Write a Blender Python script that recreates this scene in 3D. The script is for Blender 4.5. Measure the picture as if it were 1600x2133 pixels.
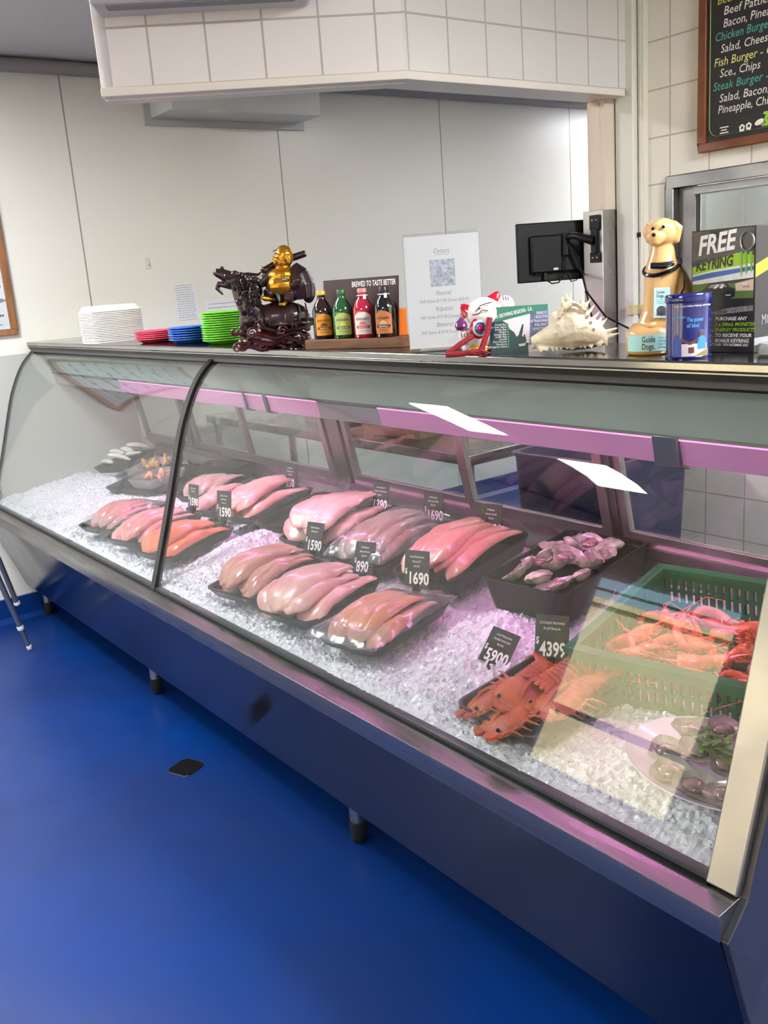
import bpy, bmesh, math, random
from mathutils import Vector, Matrix, Euler, noise
PI = math.pi
S = bpy.context.scene
COL = S.collection
for o in list(bpy.data.objects): bpy.data.objects.remove(o)

# ------------------------------------------------------------------ camera, world, exposure
FPX, CX, CY = 1948.47, 800.0, 1066.5
CAM = Vector((4.7329, -1.3848, 1.5286))
YAW, PITCH, ROLL = 0.9403, -0.2448, -0.0755
FW = Vector((-math.sin(YAW)*math.cos(PITCH), math.cos(YAW)*math.cos(PITCH), math.sin(PITCH)))
_r = Vector((math.cos(YAW), math.sin(YAW), 0)); _u = _r.cross(FW)
RT = _r*math.cos(ROLL) + _u*math.sin(ROLL); UP = -_r*math.sin(ROLL) + _u*math.cos(ROLL)
cd = bpy.data.cameras.new('camera'); cam = bpy.data.objects.new('camera', cd); COL.objects.link(cam)
cd.sensor_fit = 'HORIZONTAL'; cd.sensor_width = 36; cd.lens = FPX/1600*36; cd.clip_start = 0.05
m = Matrix((RT, UP, -FW)).transposed().to_4x4(); m.translation = CAM; cam.matrix_world = m
S.camera = cam
S.view_settings.view_transform = 'Standard'; S.view_settings.look = 'None'
S.view_settings.exposure = 1.36; S.view_settings.gamma = 1; S.view_settings.use_curve_mapping = False
W = bpy.data.worlds.new('sky'); S.world = W; W.use_nodes = True
wn = W.node_tree.nodes; wl = W.node_tree.links
sky = wn.new('ShaderNodeTexSky'); sky.sky_type = 'NISHITA'; sky.sun_elevation = math.radians(50); sky.sun_rotation = math.radians(20)
sky.sun_disc = False; sky.air_density = 1.0; sky.dust_density = 2.0
wl.new(sky.outputs[0], wn['Background'].inputs[0]); wn['Background'].inputs[1].default_value = 0.28
S.cycles.max_bounces = 10; S.cycles.diffuse_bounces = 4; S.cycles.glossy_bounces = 5
S.cycles.transmission_bounces = 8; S.cycles.transparent_max_bounces = 16
S.cycles.sample_clamp_indirect = 6; S.cycles.caustics_reflective = False; S.cycles.caustics_refractive = False
LAMP, KLAMP, LED = 22.0, 14.0, .06        # ceiling panels, kitchen panel, pink strip

def ray(px, py): return FW + RT*((px-CX)/FPX) - UP*((py-CY)/FPX)
def at(px, py, ax, v):                    # the point seen at a pixel on an axis-aligned plane
    d = ray(px, py); return CAM + d*((v-CAM[ax])/d[ax])
def atd(px, py, depth): return CAM + ray(px, py)*depth
def atp(px, py, P, n):
    d = ray(px, py); n = Vector(n); return CAM + d*((Vector(P)-CAM).dot(n)/d.dot(n))
ICE0, ICES, ICEY = 0.632, 0.13, -0.25
def iz(y): return ICE0 + ICES*(y-ICEY)
def ati(px, py, h=.02): return atp(px, py, (0, ICEY, ICE0+h), (0, -ICES, 1))

# ------------------------------------------------------------------ materials
def lin(c):
    if isinstance(c, str):
        c = [int(c[i:i+2], 16)/255 for i in (0, 2, 4)]
    return tuple(((x/12.92) if x <= .04045 else ((x+.055)/1.055)**2.4) for x in c[:3]) + (1,)
def nd(nt, t, **kw):
    n = nt.nodes.new(t)
    for k, v in kw.items(): setattr(n, k, v)
    return n
_M = {}
def mat(name, col, rough=.5, metal=0, vary=None, scale=8, stretch=(1,1,1), bump=0, bscale=40, coat=0, sss=0, emit=None, es=0, spec=None, detail=3, lo=.35, hi=.65, rvar=0, alpha=1):
    if name in _M: return _M[name]
    m = bpy.data.materials.new(name); m.use_nodes = True; nt = m.node_tree; L = nt.links
    b = nt.nodes['Principled BSDF']; I = b.inputs
    I['Base Color'].default_value = lin(col); I['Roughness'].default_value = rough; I['Metallic'].default_value = metal
    I['Coat Weight'].default_value = coat; I['Coat Roughness'].default_value = .08
    if sss: I['Subsurface Weight'].default_value = sss; I['Subsurface Radius'].default_value = (.02,.012,.01); I['Subsurface Scale'].default_value = .5
    if spec is not None: I['Specular IOR Level'].default_value = spec
    if emit: I['Emission Color'].default_value = lin(emit); I['Emission Strength'].default_value = es
    tc = mp = None
    if vary or bump or rvar:
        tc = nd(nt, 'ShaderNodeTexCoord'); mp = nd(nt, 'ShaderNodeMapping'); mp.inputs['Scale'].default_value = stretch
        L.new(tc.outputs['Object'], mp.inputs[0])
    if vary or rvar:
        n = nd(nt, 'ShaderNodeTexNoise'); n.inputs['Scale'].default_value = scale; n.inputs['Detail'].default_value = detail
        L.new(mp.outputs[0], n.inputs[0])
        r = nd(nt, 'ShaderNodeMapRange'); r.inputs[1].default_value = lo; r.inputs[2].default_value = hi
        L.new(n.outputs[0], r.inputs[0])
        if vary:
            x = nd(nt, 'ShaderNodeMix', data_type='RGBA'); x.inputs[6].default_value = lin(col); x.inputs[7].default_value = lin(vary)
            L.new(r.outputs[0], x.inputs[0]); L.new(x.outputs[2], I['Base Color'])
        if rvar:
            q = nd(nt, 'ShaderNodeMapRange'); q.inputs[3].default_value = rough; q.inputs[4].default_value = rough+rvar
            L.new(r.outputs[0], q.inputs[0]); L.new(q.outputs[0], I['Roughness'])
    if bump:
        n = nd(nt, 'ShaderNodeTexNoise'); n.inputs['Scale'].default_value = bscale; n.inputs['Detail'].default_value = 4
        L.new(mp.outputs[0], n.inputs[0])
        k = nd(nt, 'ShaderNodeBump'); k.inputs['Strength'].default_value = bump; k.inputs['Distance'].default_value = .004
        L.new(n.outputs[0], k.inputs['Height']); L.new(k.outputs[0], I['Normal'])
    _M[name] = m; return m
def tile_mat(name, col, grout, ua, ox, oz, pitch, mort=.0028, bump=.5, rough=.12, pz=None):
    m = bpy.data.materials.new(name); m.use_nodes = True; nt = m.node_tree; L = nt.links
    b = nt.nodes['Principled BSDF']; b.inputs['Roughness'].default_value = rough
    tc = nd(nt, 'ShaderNodeTexCoord'); sp = nd(nt, 'ShaderNodeSeparateXYZ'); L.new(tc.outputs['Object'], sp.inputs[0])
    cb = nd(nt, 'ShaderNodeCombineXYZ')
    for i, (src, off) in enumerate(((ua, ox), (2, oz))):
        a = nd(nt, 'ShaderNodeMath', operation='SUBTRACT'); a.inputs[1].default_value = off - 50*((pz or pitch) if i else pitch)
        L.new(sp.outputs[src], a.inputs[0]); L.new(a.outputs[0], cb.inputs[i])
    br = nd(nt, 'ShaderNodeTexBrick'); br.offset = 0; br.squash = 1; br.offset_frequency = 1; br.squash_frequency = 1
    L.new(cb.outputs[0], br.inputs['Vector'])
    br.inputs['Scale'].default_value = 1; br.inputs['Brick Width'].default_value = pitch; br.inputs['Row Height'].default_value = pz or pitch
    br.inputs['Mortar Size'].default_value = mort; br.inputs['Mortar Smooth'].default_value = .1
    br.inputs['Color1'].default_value = lin(col); br.inputs['Color2'].default_value = lin(col); br.inputs['Mortar'].default_value = lin(grout)
    L.new(br.outputs['Color'], b.inputs['Base Color'])
    inv = nd(nt, 'ShaderNodeMath', operation='SUBTRACT'); inv.inputs[0].default_value = 1; L.new(br.outputs['Fac'], inv.inputs[1])
    k = nd(nt, 'ShaderNodeBump'); k.inputs['Strength'].default_value = bump; k.inputs['Distance'].default_value = .002
    L.new(inv.outputs[0], k.inputs['Height']); L.new(k.outputs[0], b.inputs['Normal'])
    return m
def clear_mat(name, tint=(1,1,1), r0=.045, rough=0.0, haze=0, hcol='ffffff', k=1.0):
    m = bpy.data.materials.new(name); m.use_nodes = True; nt = m.node_tree; L = nt.links
    nt.nodes.remove(nt.nodes['Principled BSDF']); out = nt.nodes['Material Output']
    tr = nd(nt, 'ShaderNodeBsdfTransparent'); tr.inputs[0].default_value = (*tint, 1)
    gl = nd(nt, 'ShaderNodeBsdfGlossy'); gl.inputs['Roughness'].default_value = rough
    lw = nd(nt, 'ShaderNodeLayerWeight'); lw.inputs[0].default_value = .5
    p = nd(nt, 'ShaderNodeMath', operation='POWER'); p.inputs[1].default_value = 5; L.new(lw.outputs['Facing'], p.inputs[0])
    q = nd(nt, 'ShaderNodeMath', operation='MULTIPLY_ADD'); q.inputs[1].default_value = (1-r0)*k; q.inputs[2].default_value = r0
    L.new(p.outputs[0], q.inputs[0])
    mx = nd(nt, 'ShaderNodeMixShader'); L.new(q.outputs[0], mx.inputs[0]); L.new(tr.outputs[0], mx.inputs[1]); L.new(gl.outputs[0], mx.inputs[2])
    last = mx
    if haze:
        df = nd(nt, 'ShaderNodeBsdfDiffuse'); df.inputs[0].default_value = lin(hcol)
        m2 = nd(nt, 'ShaderNodeMixShader'); m2.inputs[0].default_value = haze; L.new(mx.outputs[0], m2.inputs[1]); L.new(df.outputs[0], m2.inputs[2]); last = m2
    L.new(last.outputs[0], out.inputs[0]); return m
STEEL = mat('brushed_steel', 'b9b6b1', .24, 1, vary='a9a6a2', scale=5, stretch=(1,1,.6), rvar=.14, detail=5)
STEELD = mat('dull_steel', '8d8b88', .34, 1, vary='6f6d6b', scale=5, rvar=.12)
MIRROR = mat('mirror_steel', '575c66', .12, 1, vary='4a4f58', scale=2, rvar=.08)
BLACK = mat('black_plastic', '0e0e0f', .4, spec=.25)
BLACKR = mat('black_rubber', '1b1c1d', .5)
WHITE = mat('white_paint', 'e2dfda', .45)
PAPER = mat('white_paper', 'e9e9e8', .7)
INK = mat('dark_ink', '26262a', .6)
WINK = mat('white_ink', 'f2f2f0', .5)
GREYINK = mat('grey_ink', '8f8f95', .6)
GLASS = clear_mat('case_glass', (.955,.975,.965), .055)
CLEAR = clear_mat('clear_acrylic', (.97,.98,.99), .09, .06)
FILM = clear_mat('clear_film', (.95,.94,.96), .10, .16, haze=.08)

# ------------------------------------------------------------------ mesh builder
class MB:
    def __init__(s): s.v = []; s.f = []; s.m = []; s.M = Matrix()
    def at(s, loc=(0,0,0), rot=(0,0,0), sc=(1,1,1)):
        s.M = Matrix.LocRotScale(Vector(loc), Euler(rot), Vector(sc)); return s
    def add(s, vs, fs, mi=0):
        n = len(s.v); s.v += [tuple(s.M @ Vector(v)) for v in vs]
        for f in fs: s.f.append([n+i for i in f]); s.m.append(mi)
        return s
    def box(s, x0, x1, y0, y1, z0, z1, mi=0):
        return s.add([(x0,y0,z0),(x1,y0,z0),(x1,y1,z0),(x0,y1,z0),(x0,y0,z1),(x1,y0,z1),(x1,y1,z1),(x0,y1,z1)],
            [(3,2,1,0),(4,5,6,7),(0,1,5,4),(1,2,6,5),(2,3,7,6),(3,0,4,7)], mi)
    def prism(s, poly, z0, z1, mi=0):     # polygon in xy, extruded in z
        n = len(poly)
        return s.add([(x,y,z0) for x,y in poly]+[(x,y,z1) for x,y in poly],
            [list(range(n))[::-1], list(range(n,2*n))]+[(i,(i+1)%n,n+(i+1)%n,n+i) for i in range(n)], mi)
    def extx(s, prof, x0, x1, mi=0, caps=True):      # yz polygon extruded along x
        n = len(prof)
        return s.add([(x0,y,z) for y,z in prof]+[(x1,y,z) for y,z in prof],
            ([list(range(n)), list(range(n,2*n))[::-1]] if caps else [])+[(i,n+i,n+(i+1)%n,(i+1)%n) for i in range(n)], mi)
    def lathe(s, prof, n=24, mi=0, sx=1, sy=1, a0=0, a1=None):
        full = a1 is None; a1 = 2*PI if full else a1; k = n if full else n+1
        vs = []; fs = []
        for r, z in prof:
            for i in range(k):
                a = a0+(a1-a0)*i/n; vs.append((r*math.cos(a)*sx, r*math.sin(a)*sy, z))
        for j in range(len(prof)-1):
            for i in range(n):
                i2 = (i+1) % k; fs.append((j*k+i, j*k+i2, (j+1)*k+i2, (j+1)*k+i))
        return s.add(vs, fs, mi)
    def ell(s, c, r, n=14, mi=0, rot=(0,0,0), fn=None):
        R = Euler(rot).to_matrix(); vs = []; fs = []; h = n//2
        for j in range(h+1):
            t = PI*j/h
            for i in range(n):
                a = 2*PI*i/n; d = Vector((math.sin(t)*math.cos(a), math.sin(t)*math.sin(a), math.cos(t)))
                k = fn(d) if fn else 1
                vs.append(tuple(Vector(c)+R@Vector((d.x*r[0]*k, d.y*r[1]*k, d.z*r[2]*k))))
        for j in range(h):
            for i in range(n): fs.append((j*n+i, (j+1)*n+i, (j+1)*n+(i+1)%n, j*n+(i+1)%n))
        return s.add(vs, fs, mi)
    def tube(s, pts, rad, n=8, mi=0, flat=1.0, cap=True):
        P = [Vector(p) for p in pts]; k = len(P)
        if not hasattr(rad, '__len__'): rad = [rad]*k
        vs = []; fs = []; prev = None
        for i in range(k):
            t = (P[min(i+1,k-1)]-P[max(i-1,0)])
            t = t.normalized() if t.length > 1e-9 else Vector((0,0,1))
            if prev is None:
                a = Vector((0,0,1)) if abs(t.z) < .9 else Vector((1,0,0)); nx = t.cross(a).normalized()
            else:
                nx = prev - t*prev.dot(t); nx = nx.normalized() if nx.length > 1e-6 else t.orthogonal().normalized()
            prev = nx; ny = t.cross(nx)
            for j in range(n):
                a = 2*PI*j/n; vs.append(tuple(P[i]+nx*math.cos(a)*rad[i]+ny*math.sin(a)*rad[i]*flat))
        for i in range(k-1):
            for j in range(n): fs.append((i*n+j, i*n+(j+1)%n, (i+1)*n+(j+1)%n, (i+1)*n+j))
        if cap: fs += [list(range(n))[::-1], list(range((k-1)*n, k*n))]
        return s.add(vs, fs, mi)
    def quad(s, a, b, c, d, mi=0): return s.add([a,b,c,d], [(0,1,2,3)], mi)
    def text(s, body, size, loc=(0,0,0), mi=0, width=None, align='LEFT', shear=0, bold=0, bend=None, rot=None):
        # letters in the local xz plane facing -y; bend wraps them on an upright cylinder of that radius
        vs, fs = glyphs(body, size, shear, bold)
        if not vs: return s
        x0 = min(v[0] for v in vs); x1 = max(v[0] for v in vs); k = (width/(x1-x0)) if width else 1
        off = {'LEFT': 0, 'CENTER': (x0+x1)/2, 'RIGHT': x1}[align]
        out = []
        for x, y in vs:
            x = (x-off)*k
            if rot: x, y = x*math.cos(rot)-y*math.sin(rot), x*math.sin(rot)+y*math.cos(rot)
            if bend:
                a = (x+loc[0])/bend; out.append((bend*math.sin(a), -bend*math.cos(a)+loc[1], y+loc[2]))
            else: out.append((x+loc[0], loc[1], y+loc[2]))
        return s.add(out, fs, mi)
    def build(s, name, mats, parent=None, smooth=True, ang=40, bevel=0, bseg=2, sub=0, kind=None):
        me = bpy.data.meshes.new(name); me.from_pydata(s.v, [], s.f)
        mats = mats if isinstance(mats, (list, tuple)) else [mats]
        for q in mats: me.materials.append(q)
        for p, k in zip(me.polygons, s.m): p.material_index = k
        bm = bmesh.new(); bm.from_mesh(me); bmesh.ops.remove_doubles(bm, verts=bm.verts, dist=1e-6)
        bm.normal_update(); bm.to_mesh(me); bm.free()
        if smooth:
            me.shade_smooth()
            if ang < 179: me.set_sharp_from_angle(angle=math.radians(ang))
        o = bpy.data.objects.new(name, me); COL.objects.link(o)
        if parent is not None: o.parent = parent
        if bevel:
            b = o.modifiers.new('bevel', 'BEVEL'); b.width = bevel; b.segments = bseg; b.limit_method = 'ANGLE'; b.angle_limit = math.radians(35)
        if sub:
            b = o.modifiers.new('sub', 'SUBSURF'); b.levels = sub; b.render_levels = sub
        if kind: o['kind'] = kind
        return o
_G = {}
def glyphs(body, size, shear=0, bold=0):
    key = (body, shear, bold)
    if key not in _G:
        c = bpy.data.curves.new('t', 'FONT'); c.body = body; c.size = 1; c.shear = shear; c.offset = bold; c.resolution_u = 2
        c.fill_mode = 'FRONT'
        o = bpy.data.objects.new('t', c); COL.objects.link(o)
        me = bpy.data.meshes.new_from_object(o.evaluated_get(bpy.context.evaluated_depsgraph_get()))
        _G[key] = ([(v.co.x, v.co.y) for v in me.vertices], [list(p.vertices) for p in me.polygons])
        bpy.data.objects.remove(o); bpy.data.curves.remove(c); bpy.data.meshes.remove(me)
    v, f = _G[key]
    return [(x*size, y*size) for x, y in v], f
def thing(name, label, cat, loc=(0,0,0), rz=0, group=None, rot=None):
    o = bpy.data.objects.new(name, None); COL.objects.link(o); o.empty_display_size = .05
    o.location = loc; o.rotation_euler = rot or (0,0,rz); return tag(o, label, cat, group)
def tag(o, label, cat, group=None):
    o['label'] = label; o['category'] = cat
    if group: o['group'] = group
    return o
def place(o, loc, rz=0, rot=None): o.location = loc; o.rotation_euler = rot or (0,0,rz); return o
def copy_tree(o, parent=None):
    c = o.copy(); COL.objects.link(c)
    if parent is not None: c.parent = parent
    for ch in [x for x in bpy.data.objects if x.parent == o]: copy_tree(ch, c)
    return c
def fuse(o, voxel, it=4):
    r = o.modifiers.new('remesh', 'REMESH'); r.mode = 'VOXEL'; r.voxel_size = voxel; r.use_smooth_shade = True
    s = o.modifiers.new('smooth', 'SMOOTH'); s.iterations = it; s.factor = .5
    return o
ORD = ['first','second','third','fourth','fifth','sixth','seventh','eighth','ninth','tenth','eleventh','twelfth','thirteenth','fourteenth',
       'fifteenth','sixteenth','seventeenth','eighteenth','nineteenth','twentieth']
def N3(x, y, z): return noise.noise(Vector((x, y, z)))

# ------------------------------------------------------------------ the room
CEIL, YW, XP = 2.637, 1.378, 2.54
FLOOR = mat('blue_epoxy', '04347a', .32, vary='032a66', scale=1.3, rvar=.14, bump=.02, bscale=30, coat=.08, spec=.35)
MB().box(-.1, 6.6, -4.6, 6.1, -.1, 0).build('floor', FLOOR, kind='structure', smooth=False)
MB().box(-.1, 6.6, -4.6, 6.1, CEIL, CEIL+.1).build('ceiling', mat('ceiling_paint', 'cfcbc7', .6), kind='structure', smooth=False)
panelm = tile_mat('panel_wall', 'e8e5d8', '98958b', 1, .3507, -3, 1.188, .004, .4, .32, pz=9)
MB().box(-.1, 0, -4.6, 6.1, 0, CEIL).build('wall_left', panelm, kind='structure', smooth=False)
MB().extx([(0,.115),(.018,.115),(.02,.02),(.05,.0),(0,0)], -4.5, 6.0).build('baseboard_left', FLOOR, kind='structure')
bb = bpy.data.objects['baseboard_left']; bb.rotation_euler = (0,0,PI/2); bb.location = (0,0,0)
for v in bb.data.vertices: v.co.y = -v.co.y
mb = MB(); mb.tube([(.02,-4.4,CEIL-.035),(.02,5.9,CEIL-.035)], .032, 14)
mb.build('trim_1', mat('cornice_grey', '96938f', .45), kind='structure')
MB().box(6.5, 6.6, -4.6, YW, 0, CEIL).build('wall_right', mat('cream_paint', 'd8cdb4', .55), kind='structure', smooth=False)
# kitchen behind
MB().box(-.1, 6.6, 6.0, 6.1, 0, CEIL).build('wall_kitchen', WHITE, kind='structure', smooth=False)
# tiled back wall with servery window
tilem = tile_mat('wall_tiles', 'dcd7cb', 'b0aaa0', 0, 2.6994, 2.0632, .1488)
WX0, WZ1, WX1, WZ0 = 2.69, 1.786, 4.1, 1.15
mb = MB()
mb.box(XP-.14, WX0, YW, YW+.12, 0, CEIL).box(WX0, WX1, YW, YW+.12, WZ1, CEIL).box(WX0, WX1, YW, YW+.12, 0, WZ0).box(WX1, 6.5, YW, YW+.12, 0, CEIL)
mb.build('wall_back', tilem, kind='structure', smooth=False)
# bulkhead: an angled run and a straight run, tiled, hung from the ceiling
zt, zb = 2.077, 2.057
A = Vector((2.128, -.305)); B = Vector((2.556, .39)); ab = (B-A); LAB = ab.length; dab = ab.normalized(); ang = math.atan2(dab.y, dab.x)
t1 = tile_mat('bulkhead_tiles', 'e4dfda', 'b5afa9', 0, .1279, .0, .1535, .003, .6, .06, pz=.1488)
mb = MB(); mb.box(0, LAB, 0, .1, 0, CEIL-zt)
o = mb.build('wall_bulkhead', t1, kind='structure', smooth=False); place(o, (A.x, A.y, zt), ang)
t2 = tile_mat('bulkhead_tiles_straight', 'd6d3cb', 'b0aba2', 1, .554, 2.227, .1488, .003, .5, .08)
mb = MB(); mb.prism([(XP+.016, .39), (XP+.016, YW), (XP-.09, YW), (XP-.09, .39)], zt, CEIL)
mb.build('wall_bulkhead_return', t2, kind='structure', smooth=False)
MB().box(0, .035, .0, .11, 0, CEIL-zt).build('trim_2', mat('edge_white', 'f1eee9', .35), kind='structure', bevel=.002)
place(bpy.data.objects['trim_2'], (A.x-dab.x*.012, A.y-dab.y*.012, zt), ang)
mb = MB(); mb.box(-.012, LAB+.006, -.012, .11, -.022, 0); mb.box(-.01, LAB, .03, .034, -.026, -.02)
o = mb.build('trim_3', mat('trim_cream', 'e0d8cb', .4), kind='structure', bevel=.002); place(o, (A.x, A.y, zt), ang)
MB().box(XP-.1, XP+.026, .385, YW-.06, zt-.022, zt).build('trim_4', _M['trim_cream'], kind='structure', bevel=.002)
# wall end (post) carrying the opening, its upper part painted
mb = MB(); mb.box(XP-.11, XP-.036, 1.285, YW, 0, zt-.022); mb.box(XP-.1, XP-.055, 1.279, 1.286, 1.7, zt-.03)
mb.build('wall_partition', mat('post_cream', 'd3c6b4', .4), kind='structure', smooth=False)
mb = MB(); mb.prism([(XP-.118,1.262),(XP-.032,1.262),(XP-.032,YW-.002),(XP-.035,YW-.002),(XP-.035,1.284),(XP-.111,1.284),(XP-.111,YW-.002),(XP-.118,YW-.002)], .2, 1.70)
o = mb.build('steel_post_cover', STEEL, bevel=.003); tag(o, 'tall brushed steel cover on the wall end behind the shell', 'post cover')
# conduits in the inner corner
mb = MB(); mb.box(XP-.03, XP+.045, YW-.045, YW, .3, CEIL)
tag(mb.build('cable_duct', mat('duct_white', 'd2d3c8', .4), bevel=.004), 'wide white cable duct running up the wall corner', 'cable duct')
mb = MB(); mb.box(XP+.050, XP+.074, YW-.024, YW, .3, CEIL); mb.box(XP+.060, XP+.063, YW-.026, YW-.023, .3, CEIL, 0)
mb.box(XP+.046, XP+.0575, YW-.03, YW-.02, 1.60, 1.615, 1)
tag(mb.build('conduit', [mat('conduit_white', 'd4d2c0', .35), BLACK], bevel=.003), 'thin white conduit beside the wide cable duct', 'conduit')
for i, (x0, x1) in enumerate(((XP+.01, XP+.047), (XP+.038, XP+.076))):
    mb = MB(); mb.box(x0+.01, x1, YW-.058 if i == 0 else YW-.028, YW-.01, 1.34, 1.372)
    tag(mb.build('tape_strap', mat('tape', 'c3b98c', .5)), ['beige tape strap around the wide cable duct', 'beige tape strap around the thin conduit'][i], 'tape', 'tape straps on the pipes')
# servery window
fr = MB(); y0, y1 = YW-.012, YW+.03
fr.box(WX0, WX1, y0, y1, WZ1-.04, WZ1+.0).box(WX0, WX0+.03, y0, y1, WZ0, WZ1-.04).box(WX1-.04, WX1, y0, y1, WZ0, WZ1-.04).box(WX0, WX1, y0-.02, y1, WZ0, WZ0+.03)
w = fr.build('window_1', STEELD, kind='structure', bevel=.004)
MB().box(WX0+.03, WX0+.095, YW+.02, YW+.05, WZ0+.03, WZ1-.04).build('jamb', STEELD, w, bevel=.002)
MB().box(WX0+.09, WX1-.04, YW+.012, YW+.03, WZ1-.068, WZ1-.042).build('track', mat('track_grey', 'b9b9b9', .35), w, bevel=.002)
MB().box(WX0+.095, WX1-.04, YW+.05, YW+.056, WZ0+.03, WZ1-.06).build('pane', clear_mat('servery_glass', (.46,.48,.47), .12), w)
MB().box(WX0+.46, WX0+.50, YW+.045, YW+.06, WZ0+.03, WZ1-.06).build('stile', mat('grey_stile', '707577', .4), w)
mb = MB(); mb.box(WX0+.1, WX1, YW+.30, YW+.85, 1.50, 1.57, 0).box(WX0+.1, WX1, YW+.32, YW+.85, .0, 1.5, 1)
tag(mb.build('range_hood', [STEEL, STEELD], bevel=.004), 'steel kitchen unit seen through the servery window', 'kitchen unit')

# front of the shop (behind the photographer): cream wall with windows and an open door, daylight outside
crm = mat('shop_cream', 'e6d6ae', .5)
YF = -4.5
mb = MB()
xs = [(-.1,.15),(1.45,1.75),(2.9,3.15),(4.15,4.5),(5.9,6.6)]
for a, b in xs: mb.box(a, b, YF-.1, YF, 0, CEIL)
for a, b in ((.15,1.45),(1.75,2.9),(4.5,5.9)): mb.box(a, b, YF-.1, YF, 0, .55).box(a, b, YF-.1, YF, 1.88, CEIL)
mb.box(3.15, 4.15, YF-.1, YF, 2.2, CEIL)
mb.build('wall_front', crm, kind='structure', smooth=False)
for n, (a, b) in enumerate(((.15,1.45),(1.75,2.9),(4.5,5.9))):
    f = MB(); f.box(a, b, YF-.07, YF-.02, .55, .60).box(a, b, YF-.07, YF-.02, 1.84, 1.88).box(a, b, YF-.06, YF-.03, 1.73, 1.75).box(a, b, YF-.06, YF-.03, .95, 1.0)
    f.box(a, a+.04, YF-.07, YF-.02, .55, 1.88).box(b-.04, b, YF-.07, YF-.02, .55, 1.88)
    o = f.build('window_%d' % (n+2), mat('window_white', 'f2f2ee', .4), kind='structure')
    MB().box(a+.04, b-.04, YF-.048, YF-.044, .60, 1.84).build('pane', clear_mat('shop_pane', (.96,.97,.97)), o)
f = MB(); f.box(3.15,3.2,YF-.1,YF,0,2.2).box(4.1,4.15,YF-.1,YF,0,2.2).box(3.15,4.15,YF-.1,YF,2.15,2.2)
f.build('door_1', _M['window_white'], kind='structure')
MB().box(-12, 18, -30, -4.7, -.12, -.05).build('ground', mat('pavement', '97907f', .8), kind='structure', smooth=False)
sl = bpy.data.lights.new('sun', 'SUN'); sl.energy = 8.0; sl.angle = .01; sl.color = (1,.95,.86)
so = bpy.data.objects.new('sun', sl); COL.objects.link(so); so.rotation_euler = (-math.radians(42), 0, math.radians(12))
mb = MB(); mb.box(-8, 12, -9.4, -9.2, -.05, 2.34).box(-8, 12, -9.45, -9.15, 2.34, 2.42)
mb.build('wall_garden', crm, kind='structure', smooth=False)
for a, b, c, d in ((.15,1.45,.55,1.88),(1.75,2.9,.55,1.88),(4.5,5.9,.55,1.88),(3.15,4.15,0,2.2)):
    l = bpy.data.lights.new('daylight', 'AREA'); l.shape = 'RECTANGLE'; l.size = b-a; l.size_y = d-c; l.cycles.is_portal = True
    o = bpy.data.objects.new('daylight', l); COL.objects.link(o); place(o, ((a+b)/2, YF-.12, (c+d)/2), rot=(-PI/2,0,PI))
lf = mat('palm_leaf', '5f8a2a', .5); tk = mat('palm_trunk', '8a7a62', .8)
def palm(x, y, h, label):
    t = thing('palm_tree', label, 'tree', (x, y, -.05), 0, 'palms outside the shopfront')
    mb = MB(); mb.tube([(0,0,0),(.05,0,h*.5),(.02,0,h)], [.14,.11,.1], 8); mb.build('trunk', tk, t)
    mb = MB()
    for i in range(14):
        a = i*2.4; L = 1.2; up = .35+.5*((i*7) % 5)/5
        for k in range(9):
            u = k/9; px = math.cos(a)*L*u; py = math.sin(a)*L*u; pz = h+up*u*1.2-1.5*u*u
            for sgn in (-1, 1):
                q = Vector((-math.sin(a)*sgn, math.cos(a)*sgn, 0))*.22*(1-u*.6)
                mb.quad((px,py,pz),(px+math.cos(a)*.05,py+math.sin(a)*.05,pz-.01),(px+q.x+math.cos(a)*.2,py+q.y+math.sin(a)*.2,pz-.16),(px+q.x+math.cos(a)*.17,py+q.y+math.sin(a)*.17,pz-.17))
    mb.build('fronds', lf, t, smooth=False)
palm(-2.6, -11.4, 2.3, 'palm tree outside, the shorter one beyond the garden wall'); palm(-.6, -12.3, 3.0, 'palm tree outside, the taller one beyond the garden wall')

# lamps of the room, with one added kitchen fill
def panel_light(x0, x1, y0, y1, label, strength, z=CEIL, group='ceiling light panels'):
    t = thing('ceiling_light', label, 'light', ((x0+x1)/2, (y0+y1)/2, z-.02), 0, group)
    hx, hy = (x1-x0)/2, (y1-y0)/2
    mb = MB(); mb.box(-hx-.02, hx+.02, -hy-.02, -hy, -.02, .02).box(-hx-.02, hx+.02, hy, hy+.02, -.02, .02).box(-hx-.02, -hx, -hy, hy, -.02, .02).box(hx, hx+.02, -hy, hy, -.02, .02)
    mb.build('frame', WHITE, t)
    mb = MB(); mb.box(-hx, hx, -hy, hy, -.012, .015)
    mb.build('diffuser', mat('lamp_%g' % strength, 'ffffff', .5, emit='f6f8ff', es=strength), t)
panel_light(1.09, 1.39, -1.5, -.82, 'narrow ceiling light panel nearest the deli counter', LAMP*2.6)
panel_light(1.42, 1.75, -2.4, -1.95, 'wide ceiling light panel nearer the shop windows', LAMP)
panel_light(4.2, 4.8, -3.3, -2.2, 'ceiling light panel behind the photographer by the door', LAMP*.5)
panel_light(4.6, 5.3, .25, .85, 'ceiling light panel over the right end of the counter', LAMP*2.2)
panel_light(.4, .9, 4.4, 5.6, 'kitchen ceiling light panel further back behind the partition', KLAMP)
panel_light(1.2, 1.6, 2.2, 2.8, 'small added fill light panel on the kitchen ceiling behind the bulkhead', KLAMP*.7)  # weak panel added to fill the left wall with light
panel_light(4.0, 4.8, 2.3, 2.7, 'kitchen ceiling light panel behind the servery window', KLAMP*.5)

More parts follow.
